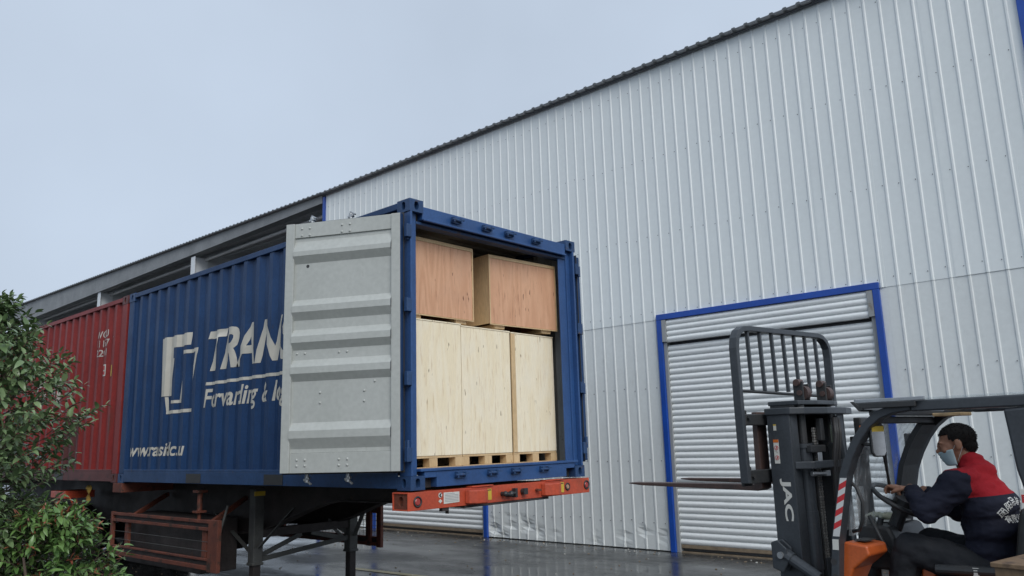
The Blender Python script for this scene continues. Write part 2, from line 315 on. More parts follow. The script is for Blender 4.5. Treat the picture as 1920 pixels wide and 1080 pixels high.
# ------------------------------------------------------------------ mesh helpers
class MB:
    def __init__(s): s.v = []; s.f = []; s.mi = []; s.cur = 0
    def add(s, vs, fs):
        o = len(s.v); s.v += [tuple(v) for v in vs]
        for f in fs: s.f.append([i + o for i in f]); s.mi.append(s.cur)
        return s
    def box(s, x0, x1, y0, y1, z0, z1):
        vs = [(x0, y0, z0), (x1, y0, z0), (x1, y1, z0), (x0, y1, z0), (x0, y0, z1), (x1, y0, z1), (x1, y1, z1), (x0, y1, z1)]
        return s.add(vs, [(0, 3, 2, 1), (4, 5, 6, 7), (0, 1, 5, 4), (1, 2, 6, 5), (2, 3, 7, 6), (3, 0, 4, 7)])
    def obox(s, c, size, rot=(0, 0, 0)):
        m = Euler(rot).to_matrix(); c = Vector(c); h = Vector(size) * .5
        vs = [c + m @ Vector((sx * h.x, sy * h.y, sz * h.z)) for sz in (-1, 1) for sx, sy in ((-1, -1), (1, -1), (1, 1), (-1, 1))]
        return s.add(vs, [(0, 3, 2, 1), (4, 5, 6, 7), (0, 1, 5, 4), (1, 2, 6, 5), (2, 3, 7, 6), (3, 0, 4, 7)])
    def bar(s, a, b, w, h, up=(0, 0, 1)):
        a, b = Vector(a), Vector(b); d = (b - a).normalized(); up = Vector(up)
        if abs(d.dot(up)) > .98: up = Vector((0, 1, 0))
        x = d.cross(up).normalized(); y = x.cross(d).normalized()
        vs = [p + x * (sx * w / 2) + y * (sy * h / 2) for p in (a, b) for sx, sy in ((-1, -1), (1, -1), (1, 1), (-1, 1))]
        return s.add(vs, [(3, 2, 1, 0), (4, 5, 6, 7), (0, 1, 5, 4), (1, 2, 6, 5), (2, 3, 7, 6), (3, 0, 4, 7)])
    def prism(s, poly, axis, a, b):
        """poly in the two other axes (cyclic order), extruded along axis from a to b"""
        n = len(poly)
        def P(u, v, w):
            return {0: (w, u, v), 1: (u, w, v), 2: (u, v, w)}[axis]
        vs = [P(u, v, a) for u, v in poly] + [P(u, v, b) for u, v in poly]
        fs = [list(range(n))[::-1], list(range(n, 2 * n))] + [(i, (i + 1) % n, n + (i + 1) % n, n + i) for i in range(n)]
        return s.add(vs, fs)
    def cyl(s, a, b, r, n=12, r2=None, caps=True):
        a, b = Vector(a), Vector(b); d = (b - a).normalized(); r2 = r if r2 is None else r2
        up = Vector((0, 0, 1)) if abs(d.z) < .9 else Vector((0, 1, 0))
        x = d.cross(up).normalized(); y = x.cross(d)
        vs = [a + (x * math.cos(t) + y * math.sin(t)) * r for t in [2 * math.pi * i / n for i in range(n)]]
        vs += [b + (x * math.cos(t) + y * math.sin(t)) * r2 for t in [2 * math.pi * i / n for i in range(n)]]
        fs = [(i, (i + 1) % n, n + (i + 1) % n, n + i) for i in range(n)]
        if caps: fs += [list(range(n))[::-1], list(range(n, 2 * n))]
        return s.add(vs, fs)
    def tube(s, pts, r, n=8, caps=True):
        pts = [Vector(p) for p in pts]; rs = r if isinstance(r, (list, tuple)) else [r] * len(pts)
        o = len(s.v); prev = None
        for i, p in enumerate(pts):
            d = (pts[min(i + 1, len(pts) - 1)] - pts[max(i - 1, 0)]).normalized()
            if prev is None:
                up = Vector((0, 0, 1)) if abs(d.z) < .9 else Vector((0, 1, 0)); x = d.cross(up).normalized()
            else: x = (prev - d * prev.dot(d)).normalized()
            prev = x; y = x.cross(d)
            s.v += [tuple(p + (x * math.cos(2 * math.pi * k / n) + y * math.sin(2 * math.pi * k / n)) * rs[i]) for k in range(n)]
        for i in range(len(pts) - 1):
            for k in range(n):
                s.f.append([o + i * n + k, o + i * n + (k + 1) % n, o + (i + 1) * n + (k + 1) % n, o + (i + 1) * n + k]); s.mi.append(s.cur)
        if caps:
            s.f.append([o + k for k in range(n)][::-1]); s.mi.append(s.cur)
            e = o + (len(pts) - 1) * n; s.f.append([e + k for k in range(n)]); s.mi.append(s.cur)
        return s
    def ring(s, c, nrm, R_, r, n=24, k=8):
        c, nrm = Vector(c), Vector(nrm).normalized()
        up = Vector((0, 0, 1)) if abs(nrm.z) < .9 else Vector((0, 1, 0))
        x = nrm.cross(up).normalized(); y = nrm.cross(x); o = len(s.v)
        for i in range(n):
            t = 2 * math.pi * i / n; d = x * math.cos(t) + y * math.sin(t)
            for j in range(k):
                q = 2 * math.pi * j / k
                s.v.append(tuple(c + d * (R_ + r * math.cos(q)) + nrm * (r * math.sin(q))))
        for i in range(n):
            for j in range(k):
                s.f.append([o + i * k + j, o + ((i + 1) % n) * k + j, o + ((i + 1) % n) * k + (j + 1) % k, o + i * k + (j + 1) % k]); s.mi.append(s.cur)
        return s
    def ball(s, c, r, n=10, sc=(1, 1, 1)):
        c = Vector(c); o = len(s.v); m = max(4, n // 2 + 1)
        for i in range(m + 1):
            a = math.pi * i / m
            for j in range(n):
                t = 2 * math.pi * j / n
                s.v.append((c.x + r * sc[0] * math.sin(a) * math.cos(t), c.y + r * sc[1] * math.sin(a) * math.sin(t), c.z + r * sc[2] * math.cos(a)))
        for i in range(m):
            for j in range(n):
                s.f.append([o + i * n + j, o + (i + 1) * n + j, o + (i + 1) * n + (j + 1) % n, o + i * n + (j + 1) % n]); s.mi.append(s.cur)
        return s
    def holeplate(s, o, u, v, nrm, w, h, rx, ry, depth, n=20, cx=.5, cy=.5):
        """rectangle w x h at corner o (axes u, v; outward normal nrm) with an oval hole sunk by depth"""
        o, u, v, nrm = Vector(o), Vector(u), Vector(v), Vector(nrm)
        c = (w * cx, h * cy)
        angs = sorted([2 * math.pi * i / n for i in range(n)] + [math.atan2(y - c[1], x - c[0]) % (2 * math.pi) for x, y in ((0, 0), (w, 0), (w, h), (0, h))])
        out, inn = [], []
        for a in angs:
            ca, sa = math.cos(a), math.sin(a)
            ts = []
            if ca > 1e-9: ts.append((w - c[0]) / ca)
            if ca < -1e-9: ts.append(-c[0] / ca)
            if sa > 1e-9: ts.append((h - c[1]) / sa)
            if sa < -1e-9: ts.append(-c[1] / sa)
            t = min(ts); out.append((c[0] + ca * t, c[1] + sa * t))
            e = 4.0; k = 1 / ((abs(ca) / rx) ** 2.6 + (abs(sa) / ry) ** 2.6) ** (1 / 2.6)
            inn.append((c[0] + ca * k, c[1] + sa * k))
        N = len(angs)
        vs = [o + u * a + v * b for a, b in out] + [o + u * a + v * b for a, b in inn] + [o + u * a + v * b - nrm * depth for a, b in inn]
        fs = [(i, (i + 1) % N, N + (i + 1) % N, N + i) for i in range(N)] + [(N + i, N + (i + 1) % N, 2 * N + (i + 1) % N, 2 * N + i) for i in range(N)]
        fs.append([2 * N + i for i in range(N)])
        return s.add(vs, fs)
    def mesh(s, name, mats, smooth=False, fix=True):
        me = bpy.data.meshes.new(name)
        me.from_pydata([tuple(v) for v in s.v], [], s.f)
        for m in (mats if isinstance(mats, (list, tuple)) else [mats]): me.materials.append(m)
        if any(s.mi): me.polygons.foreach_set('material_index', s.mi)
        if fix:
            bm = bmesh.new(); bm.from_mesh(me)
            bmesh.ops.recalc_face_normals(bm, faces=bm.faces[:]); bm.to_mesh(me); bm.free()
        if smooth: me.polygons.foreach_set('use_smooth', [True] * len(me.polygons))
        me.update()
        return me
    def build(s, name, mats, parent=None, smooth=False, bevel=0.0, fix=True, seg=2):
        o = bpy.data.objects.new(name, s.mesh(name, mats, smooth, fix))
        COL.objects.link(o)
        if parent: o.parent = parent
        if bevel:
            b = o.modifiers.new('bevel', 'BEVEL'); b.width = bevel; b.segments = seg; b.limit_method = 'ANGLE'; b.angle_limit = R(40)
        return o

def tag(o, label=None, cat=None, group=None, kind=None):
    if label: o['label'] = label
    if cat: o['category'] = cat
    if group: o['group'] = group
    if kind: o['kind'] = kind
    return o
def thing(name, label, cat, loc=(0, 0, 0), rz=0.0, group=None):
    o = bpy.data.objects.new(name, None); COL.objects.link(o)
    o.location = loc; o.rotation_euler = (0, 0, rz); o.empty_display_size = .2
    return tag(o, label, cat, group)
def copy_tree(o, parent=None):
    c = o.copy(); COL.objects.link(c)
    if parent: c.parent = parent
    for ch in list(o.children): copy_tree(ch, c)
    return c
def inst(me, name, parent, loc=(0, 0, 0), rot=None):
    o = bpy.data.objects.new(name, me); COL.objects.link(o); o.parent = parent; o.location = loc
    if rot: o.rotation_euler = rot
    return o

def text_tris(body, size=1.0, shear=0.0, bold=0.0, width=1.0, align='LEFT', spacing=1.0, res=4):
    """outline text as flat triangles: list of (u, v) points and triangles"""
    cu = bpy.data.curves.new('txt', 'FONT'); cu.body = body; cu.size = size; cu.shear = shear
    cu.offset = bold; cu.align_x = align; cu.space_character = spacing; cu.resolution_u = res
    ob = bpy.data.objects.new('txt', cu); COL.objects.link(ob)
    dg = bpy.context.evaluated_depsgraph_get()
    me = bpy.data.meshes.new_from_object(ob.evaluated_get(dg))
    bm = bmesh.new(); bm.from_mesh(me)
    bmesh.ops.triangulate(bm, faces=bm.faces[:])
    for v in bm.verts: v.co.x *= width
    bpy.data.objects.remove(ob); bpy.data.curves.remove(cu); bpy.data.meshes.remove(me)
    return bm
def poly_bm(polys):
    bm = bmesh.new()
    for p in polys:
        bm.faces.new([bm.verts.new((a, b, 0)) for a, b in p])
    bmesh.ops.triangulate(bm, faces=bm.faces[:])
    return bm
def text_fit(body, w, h, **k):
    """text scaled to width w and height h, lower left at 0,0"""
    bm = text_tris(body, 1.0, **k)
    xs = [v.co.x for v in bm.verts]; ys = [v.co.y for v in bm.verts]
    x0, x1, y0, y1 = min(xs), max(xs), min(ys), max(ys)
    for v in bm.verts: v.co.x = (v.co.x - x0) / (x1 - x0) * w; v.co.y = (v.co.y - y0) / (y1 - y0) * h
    return bm
def bm_to_obj(bm, name, mat, parent, fn):
    for v in bm.verts: v.co = Vector(fn(v.co.x, v.co.y))
    bmesh.ops.recalc_face_normals(bm, faces=bm.faces[:])
    me = bpy.data.meshes.new(name); bm.to_mesh(me); bm.free(); me.materials.append(mat)
    o = bpy.data.objects.new(name, me); COL.objects.link(o); o.parent = parent
    return o

# ================================================================== the setting
random.seed(7)
g = MB(); g.add([(-400, -400, 0), (400, -400, 0), (400, 400, 0), (-400, 400, 0)], [(0, 1, 2, 3)])
tag(g.build('ground', M['ground']), kind='structure')
g = MB(); g.obox((3.235, 2.85, .005), (.13, 4.3, .002), (0, 0, R(3)))
tag(g.build('painted_line', M['line_yellow']), 'worn yellow line painted on the wet yard', kind='structure')

# ================================================================== warehouse
WX = 7.06                      # plane of the long wall, parallel to the trailer
PITCH = .2185
WY0, WY1 = -3.95, 11.64
DOORS = ((-1.83, 1.80), (5.93, 9.56))
wh = thing('warehouse', 'long white ribbed metal warehouse with blue door frames and dark roof edge', 'warehouse', (WX, 0, 0))

dents = [(rnd[0], rnd[1], rnd[2], rnd[3]) for rnd in
         [(5.75, .20, .16, .10), (5.3, .32, .13, .06), (4.95, .30, .17, .07), (4.6, .18, .14, .06), (5.5, .02, .12, .07), (4.2, .1, .12, .03),
          (2.35, .30, .10, .05), (1.95, .22, .12, .08), (2.7, .12, .14, .04), (3.3, .08, .15, .03), (-2.3, .2, .15, .06), (10.4, .2, .2, .08), (9.9, .1, .15, .07)]]
def rib_profile(a, b):
    """(y, depth) points of ribbed sheet between y=a and y=b; ribs stand out toward -X"""
    pts = [(a, 0.0)]
    k0 = math.floor((a - .76) / PITCH); k1 = math.ceil((b - .76) / PITCH)
    for k in range(k0, k1 + 1):
        c = .76 + k * PITCH
        if c - .034 > a and c + .034 < b:
            pts += [(c - .024, 0), (c - .011, .012), (c + .011, .012), (c + .024, 0)]
    pts.append((b, 0.0))
    return pts
def sheet(a, b, zs, dx, low):
    prof = rib_profile(a, b); m = MB(); n = len(prof)
    ox = random.uniform(-.0012, .0012)
    for z in zs:
        for y, d in prof:
            x = -d - dx + ox
            if low:
                for (cy, cz, r, h) in dents:
                    q = ((y - cy) / r) ** 2 + ((z - cz) / (r * 1.2)) ** 2
                    if q < 1: x += .65 * h * (1 - q) * (0.6 + .5 * math.sin(17 * y + 23 * z)) + .004 * math.sin(61 * y)
                if z < .5: x += .004 * math.sin(9 * y + 3 * z) * (.5 - z) / .5
            m.v.append((x, y, z))
    for i in range(len(zs) - 1):
        for j in range(n - 1):
            m.f.append([i * n + j, i * n + j + 1, (i + 1) * n + j + 1, (i + 1) * n + j]); m.mi.append(0)
    # returned edges give the sheet its thickness at the laps
    for i in range(len(zs) - 1):
        for j, s_ in ((0, 1), (n - 1, -1)):
            p0, p1 = m.v[i * n + j], m.v[(i + 1) * n + j]
            m.add([p0, p1, (p1[0] + .012, p1[1], p1[2]), (p0[0] + .012, p0[1], p0[2])], [(0, 1, 2, 3)])
    o = m.build('wall_sheet', M['wall_low' if low else 'wall'], wh, fix=False)
    return o
cols = []
y = .76 - .060 - 6 * 4 * PITCH
while y < WY1:
    a, b = max(y, WY0), min(y + 4 * PITCH, WY1)
    if b - a > .05: cols.append((a, b))
    y += 4 * PITCH
for i, (a, b) in enumerate(cols):
    sheet(a, b - .0005, [3.795, 4.6, 5.6, 6.6, 7.6, 8.375], .007 + .002 * (i % 2), False)
for i, (a, b) in enumerate(cols):
    ivs = [(a, b)]
    for d0, d1 in DOORS:
        nv = []
        for p, q in ivs:
            if q <= d0 or p >= d1: nv.append((p, q)); continue
            if p < d0: nv.append((p, d0))
            if q > d1: nv.append((d1, q))
        ivs = nv
    for p, q in ivs:
        if q - p > .04:
            zs = [.015, .06, .12, .18, .24, .30, .36, .42, .50, .65, 1.2, 2.0, 2.9, 3.83]
            sheet(p, q - .0005, zs, .001 * (i % 2), True)
sc_ = MB()
for z in (8.04, 6.70, 5.26, 3.93, 2.64, 1.46, .46):
    for k in range(-25, 52):
        yy = .76 + k * PITCH + .045
        if not (WY0 + .05 < yy < WY1 - .05): continue
        if z < 3.9 and any(d0 - .06 < yy < d1 + .06 for d0, d1 in DOORS): continue
        zz = z + random.uniform(-.025, .025)
        sc_.cyl((-.004, yy, zz), (-.015, yy, zz), .0065, 6)
tag(sc_.build('screws', M['fork_grey'], wh), kind='stuff')
# dark core behind the sheets, so that laps and gaps look into a closed wall
cr = MB()
cr.box(.05, .12, WY0 + .02, WY1 - .02, 3.93, 8.33)
for a, b in ((WY0 + .02, DOORS[0][0] - .01), (DOORS[0][1] + .01, DOORS[1][0] - .01), (DOORS[1][1] + .01, WY1 - .02)): cr.box(.09, .12, a, b, .0, 3.92)
cr.build('wall_core', M['shed_wall'], wh)
t = MB(); t.box(-.045, .05, WY1 + .001, WY1 + .10, .0, 8.33)
t.build('corner_trim', M['frame_blue'], wh, bevel=.004)
t = MB(); t.box(-.045, .05, WY0 - .11, WY0 - .001, .0, 8.33)
t.build('corner_trim', M['frame_blue'], wh, bevel=.004)
for yy, nm in ((WY0 - .06, 'end_wall'), (WY1 + .06, 'end_wall')):
    e = MB(); e.box(.06, 22, yy - .04, yy + .04, 0, 8.33)
    e.add([(.06, yy - .04, 8.33), (22, yy - .04, 8.33), (22, yy - .04, 9.9), (.06, yy + .04, 8.33), (22, yy + .04, 8.33), (22, yy + .04, 9.9)], [(0, 1, 2), (3, 5, 4), (0, 3, 4, 1), (1, 4, 5, 2), (0, 2, 5, 3)])
    e.build(nm, M['wall'], wh)
def roof_sheet(y0, y1, z0, z1, x0, slope, depth_x, name, parent, pitch=.2185, nx=2):
    """trapezoidal roof sheet; rises with x; thickness shown along the eave"""
    m = MB(); pr = []
    k = 0; yy = y0
    while yy < y1 - 1e-6:
        pr += [(yy, 0), (yy + pitch * .62, 0), (yy + pitch * .70, .024), (yy + pitch * .92, .024)]
        yy += pitch
    pr.append((y1, 0)); n = len(pr)
    for x in (x0, x0 + depth_x):
        for th in (0, -.028):
            for (yv, h) in pr:
                f = (yv - y0) / (y1 - y0)
                m.v.append((x, yv, z0 + (z1 - z0) * f + h + th + (x - x0) * slope))
    for j in range(n - 1):
        m.f += [[j, j + 1, 2 * n + j + 1, 2 * n + j], [n + j, 3 * n + j, 3 * n + j + 1, n + j + 1], [j, n + j, n + j + 1, j + 1]]
        m.mi += [0, 1, 0]
    return m.build(name, [M['roof'], M['roof_under']], parent, fix=False)
roof_sheet(WY0 - .25, WY1, 8.405, 8.415, -.16, .075, 22, 'roof', wh)
t = MB(); t.box(-.075, -.040, WY0 - .12, WY1 + .02, 8.352, 8.374)
t.build('eave_trim', M['roof'], wh, bevel=.003)

# ---- roller door (built once, copied to the next bay)
SLAT = .0975
def slat_mesh(w):
    prof = [(.0, 0), (-.006, .004), (-.017, .018), (-.023, .038), (-.023, .055), (-.015, .074), (-.004, .084), (.004, .087), (.004, .0965), (.012, .0965), (.012, 0)]
    m = MB(); n = len(prof)
    for yv in (-w / 2, w / 2):
        for x, z in prof: m.v.append((x, yv, z))
    for j in range(n):
        m.f.append([j, (j + 1) % n, n + (j + 1) % n, n + j]); m.mi.append(0)
    m.f += [list(range(n)), list(range(n, 2 * n))[::-1]]; m.mi += [0, 0]
    return m.mesh('slat', M['slat'], smooth=False)
DW = DOORS[0][1] - DOORS[0][0]
def roller_door(cy):
    d = bpy.data.objects.new('roller_door', None); COL.objects.link(d); d.parent = wh; d.location = (0, cy, 0)
    h = DW / 2
    fr = MB()
    for s_ in (-1, 1):
        a, b = sorted((s_ * h, s_ * (h - .09)))
        fr.box(-.055, .10, a, b, 0, 3.777)
    fr.box(-.055, .10, -h, h, 3.78, 3.875)
    fr.build('door_frame', M['frame_blue'], d, bevel=.004)
    for s_ in (-1, 1):
        a, b = sorted((s_ * (h - .092), s_ * (h - .155)))
        gd = MB(); gd.box(-.012, .09, a, b, 0, 3.42); gd.build('guide_rail', M['guide'], d, bevel=.004)
    cs = MB()
    for s_ in (-1, 1):
        a, b = sorted((s_ * (h - .094), s_ * (h - .175)))
        cs.box(-.050, .08, a, b, 3.40, 3.772)
    cs.box(.03, .08, -h + .18, h - .18, 3.40, 3.772)
    cs.box(-.045, .028, -h + .18, h - .18, 3.385, 3.397)
    cs.build('casing', M['guide'], d, bevel=.003)
    sm = slat_mesh(DW - 2 * .157)
    cm = slat_mesh(DW - 2 * .18)
    for k in range(4): inst(cm, 'casing_slat', d, (-.012 + random.uniform(-.002, .002), 0, 3.400 + k * .0925))
    for k in range(33):
        inst(sm, 'slat', d, (.032 + random.uniform(-.002, .002), random.uniform(-.002, .002), .125 + k * SLAT + random.uniform(-.0015, .0015)))
    bb = MB(); bb.box(.018, .052, -h + .16, h - .16, .07, .124); bb.build('bottom_bar', M['seal'], d, bevel=.004)
    th = MB(); th.box(.015, .5, -h + .092, h - .092, -.02, .018); th.build('threshold', M['seal'], d)
    bk = MB(); bk.box(.10, .12, -h, h, .02, 3.85); bk.build('dark_interior', M['shed_wall'], d)
roller_door((DOORS[0][0] + DOORS[0][1]) / 2)
roller_door((DOORS[1][0] + DOORS[1][1]) / 2)

# ================================================================== open shed beyond the warehouse
sh = thing('open_shed', 'open grey steel shed with corrugated roof beyond the white warehouse', 'shed', (WX, 0, 0))
SY0, SY1 = WY1 + .12, 42.5
roof_sheet(SY0 - .1, SY1, 8.42, 8.93, -.16, .075, 22, 'roof', sh)
def eave(yv): return 8.42 + (yv - SY0) / (SY1 - SY0) * .51
b = MB()                                           # eave channel, deepening to the far end as seen
b.add([(-.05, SY0, 8.17), (-.05, SY1, 7.90), (-.05, SY1, eave(SY1) - .03), (-.05, SY0, eave(SY0) - .03),
       (.02, SY0, 8.17), (.02, SY1, 7.90), (.02, SY1, eave(SY1) - .03), (.02, SY0, eave(SY0) - .03),
       (.20, SY0, 8.17), (.20, SY1, 7.90), (.20, SY0, 8.19), (.20, SY1, 7.92)],
      [(0, 1, 2, 3), (4, 7, 6, 5), (3, 2, 6, 7), (0, 4, 8), (0, 1, 9, 8), (8, 9, 11, 10), (10, 11, 5, 4), (0, 3, 7, 4), (1, 5, 6, 2)])
b.build('eave_beam', M['fascia'], sh, fix=False)
for i in range(4):
    cy = 19.05 + 7.75 * i
    c = MB()
    c.box(.0, .012, cy - .14, cy + .14, 0, 8.05); c.box(.012, .50, cy - .006, cy + .006, 0, 8.05); c.box(.50, .512, cy - .14, cy + .14, 0, 7.55)
    c.build('column', [M['column_white']], sh)
    r = MB()
    r.prism([(.512, 7.1), (1.6, 7.72), (12, 8.5), (12, 9.0), (.512, 8.12)], 1, cy - .008, cy + .008)
    r.prism([(.512, 7.08), (1.6, 7.70), (12, 8.48), (12, 8.5), (1.6, 7.72), (.512, 7.1)], 1, cy - .12, cy + .12)
    r.box(.03, .49, cy + .007, cy + .12, 7.38, 7.40)
    r.build('rafter', M['shed_steel'], sh)
for j, px in enumerate((1.25, 2.75, 4.25, 5.75, 7.25, 8.75, 10.25)):
    pz = 8.405 + .075 * (px + .16) - .06
    q = MB()
    q.add([(px, SY0, pz - .24), (px, SY1, pz + .30), (px, SY1, pz + .50), (px, SY0, pz - .03), (px + .02, SY0, pz - .24), (px + .02, SY1, pz + .30), (px + .02, SY1, pz + .50), (px + .02, SY0, pz - .03),
           (px + .12, SY0, pz - .24), (px + .12, SY1, pz + .30), (px + .12, SY0, pz - .22), (px + .12, SY1, pz + .32)],
          [(0, 1, 2, 3), (4, 7, 6, 5), (0, 1, 9, 8), (8, 9, 11, 10), (10, 11, 5, 4), (0, 3, 7, 4), (1, 5, 6, 2)])
    q.build('purlin', M['shed_steel'], sh, fix=False)
pp = MB(); pp.cyl((.42, SY0, 8.03), (.42, SY1, 7.93), .05, 12); pp.build('eave_pipe', M['pipe'], sh)
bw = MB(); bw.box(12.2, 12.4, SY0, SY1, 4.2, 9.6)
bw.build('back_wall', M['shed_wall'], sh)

# grit, leaf bits and paper crumbs washed along the wall foot and over the yard
random.seed(21)
gr = MB()
for k in range(420):
    if k < 170: gx, gy = WX - abs(random.gauss(0, .35)) - .08, random.uniform(-3.5, 11)
    else: gx, gy = random.uniform(-1, 6.8), random.uniform(-3, 9)
    r_ = random.uniform(.004, .016) * (1.6 if k % 23 == 0 else 1)
    a_ = random.uniform(0, 6.28); n_ = random.randint(4, 6)
    pts = [(gx + r_ * random.uniform(.6, 1.3) * math.cos(a_ + 6.283 * i / n_), gy + r_ * random.uniform(.6, 1.3) * math.sin(a_ + 6.283 * i / n_)) for i in range(n_)]
    gr.cur = 1 if k % 9 == 0 else 0
    gr.prism(pts, 2, .001, .003 + r_ * .5)
tag(gr.build('grit', [M['seal'], M['sticker_white']]), 'grit and crumbs scattered over the wet yard', kind='stuff')

# ================================================================== shipping containers
ZB = 1.428; CL, CW, CH = 6.058, 2.438, 2.591
def corr(y, ph):
    t = ((y - ph) / .278) % 1.0 * .278
    if t < .072: return 0.0
    if t < .140: return (t - .072) / .068
    if t < .210: return 1.0
    return 1 - (t - .210) / .068
def corr_breaks(a, b, ph):
    out = []
    k = math.floor((a - ph) / .278)
    while ph + k * .278 < b:
        for t in (0, .072, .140, .210):
            v = ph + k * .278 + t
            if a + 1e-4 < v < b - 1e-4: out.append(v)
        k += 1
    return out
def casting(px, py, pz, sx, sy, top):
    """corner casting mesh; sx, sy say which way its open faces look"""
    m = MB(); w, d, h = .162, .178, .118
    m.holeplate((0, 0, 0), (0, 1, 0), (0, 0, 1), (-1, 0, 0), d, h, .026, .040, .05)     # side face x=0
    m.holeplate((0, 0, 0), (1, 0, 0), (0, 0, 1), (0, -1, 0), w, h, .027, .040, .05)     # end face y=0
    m.add([(w, 0, 0), (w, d, 0), (w, d, h), (w, 0, h)], [(0, 1, 2, 3)])
    m.add([(0, d, 0), (w, d, 0), (w, d, h), (0, d, h)], [(0, 1, 2, 3)])
    m.holeplate((0, 0, h), (1, 0, 0), (0, 1, 0), (0, 0, 1), w, d, .032, .060, .03)
    m.add([(0, 0, 0), (w, 0, 0), (w, d, 0), (0, d, 0)], [(0, 1, 2, 3)])
    return m
def container(name, label, y0, mats, ph, doors_open):
    C, CD, IN = mats
    CE = M['blue_lit'] if doors_open else C  # open end takes the lit copy of the same blue
    root = thing(name, label, 'shipping container', (0, y0, ZB))
    DEP, X0 = .036, .010
    for side in (0, 1):
        m = MB(); ys = [.16] + corr_breaks(.16, CL - .16, ph) + [CL - .16]
        sg = 1 if side == 0 else -1; xo = 0 if side == 0 else CW
        for z in (.17, CH - .065):
            for yv in ys: m.v.append((xo + sg * (X0 + DEP * corr(yv, ph)), yv, z))
        n = len(ys)
        for j in range(n - 1): m.f.append([j, j + 1, n + j + 1, n + j]); m.mi.append(0)
        # inner skin face so that the inside has its own grey paint
        o0 = len(m.v)
        for z in (.17, CH - .065):
            for yv in ys: m.v.append((xo + sg * (X0 + DEP * corr(yv, ph) + .003), yv, z))
        for j in range(n - 1): m.f.append([o0 + j, o0 + n + j, o0 + n + j + 1, o0 + j + 1]); m.mi.append(1)
        w = m.build('side_wall', [C, IN], root, fix=False)
        if side == 0: near = w
        tr = MB(); a, b_ = sorted((xo, xo + sg * .06)); tr.box(a, b_, .178, CL - .178, CH - .075, CH - .012); tr.build('top_rail', C, root, bevel=.006)
        br = MB()
        br.box(a, a + .012 if side == 0 else b_, .178, CL - .178, .012, .145) if side == 0 else br.box(b_ - .012, b_, .178, CL - .178, .012, .145)
        br.box(a, b_, .178, CL - .178, .145, .172)
        br.build('bottom_rail', CD, root, bevel=.004)
        for cy_ in (1.98, 3.72):
            fp = MB(); xx = (xo - .004, xo + .05) if side == 0 else (xo - .05, xo + .004)
            fp.box(*xx, cy_, cy_ + .36, .02, .125)
            fp.build('fork_pocket', M['ink'], root)
    fl = MB(); fl.box(.055, CW - .055, .145, CL - .05, .12, .158); fl.build('floor', M['old_wood'], root)
    rf = MB(); k = 0; yv = .1                      # roof with shallow cross corrugations
    pr = []
    while yv < CL - .1:
        pr += [(yv, 0), (yv + .10, 0), (yv + .12, -.018), (yv + .19, -.018)]; yv += .21
    pr.append((CL - .1, 0)); n = len(pr)
    for x in (.05, CW - .05):
        for yv, d in pr: rf.v.append((x, yv, CH - .016 + d))
    o0 = len(rf.v)
    for x in (.05, CW - .05):
        for yv, d in pr: rf.v.append((x, yv, CH - .020 + d))
    for j in range(n - 1):
        rf.f += [[j, j + 1, n + j + 1, n + j], [o0 + j, o0 + n + j, o0 + n + j + 1, o0 + j + 1]]; rf.mi += [0, 1]
    rf.build('roof', [C, IN], root, fix=False)
    fw = MB(); fw.box(.06, CW - .06, CL - .07, CL - .035, .12, CH - .06); fw.build('end_wall', C, root)
    for yy0, yy1 in ((CL - .12, CL - .012),):
        e = MB(); e.box(.162, CW - .162, yy0, yy1, CH - .11, CH - .008); e.box(.162, CW - .162, yy0, yy1, .01, .13); e.build('end_rail', C, root, bevel=.005)
    # castings and posts
    cm = casting(0, 0, 0, -1, -1, True).mesh('corner_casting', CD)
    for ix in (0, 1):
        for iy in (0, 1):
            for iz in (0, 1):
                o = inst(cm, 'corner_casting', root, (CW if ix else 0, CL if iy else 0, CH if iz else 0))
                o.scale = (-1 if ix else 1, -1 if iy else 1, 1)
                if not iz: pass
                else: o.location.z = CH - .118
    for ix in (0, 1):
        p = MB(); sg = -1 if ix else 1; xo = CW if ix else 0
        def XB(a, b): return sorted((xo + sg * a, xo + sg * b))
        p.box(*XB(.004, .06), CL - .16, CL - .004, .118, CH - .118)
        p.build('corner_post', C, root, bevel=.008)
        p = MB()
        if doors_open:                       # rear post: outer J channel, open gutter for the hinges
            p.box(*XB(.012, .030), .055, .16, .118, CH - .118)
            p.box(*XB(.012, .115), .05, .062, .118, CH - .118)
            p.box(*XB(.080, .115), .062, .16, .118, CH - .118)
            p.box(*XB(.026, .052), -.004, .05, .118, CH - .118) if ix else p.box(*XB(.008, .030), -.002, .05, .118, CH - .118)
        else:
            p.box(*XB(.004, .06), .004, .16, .118, CH - .118)
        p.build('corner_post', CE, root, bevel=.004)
        if doors_open and ix:
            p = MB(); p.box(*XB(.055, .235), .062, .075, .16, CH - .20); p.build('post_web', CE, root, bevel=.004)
    if doors_open:
        hd = MB(); hd.box(.162, CW - .162, .012, .09, CH - .175, CH - .048); hd.box(.162, CW - .162, -.008, .012, CH - .185, CH - .165)
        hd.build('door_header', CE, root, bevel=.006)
        hl = MB(); hl.box(.12, CW - .12, .05, .16, CH - .215, CH - .187); hl.build('header_lip', CD, root, bevel=.005)
        sl = MB()
        xs = (.162, .165, .305, CW - .305, CW - .165, CW - .162)
        sl.box(.305, CW - .305, .006, .10, .014, .150)
        sl.box(.162, .305, .006, .10, .098, .150); sl.box(CW - .305, CW - .162, .006, .10, .098, .150)
        sl.box(.11, CW - .11, -.006, .14, .152, .176)
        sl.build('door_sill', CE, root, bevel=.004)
        for a in (.165, CW - .305):
            fp = MB(); fp.box(a, a + .14, .085, .10, .012, .097); fp.build('sill_recess', M['ink'], root)
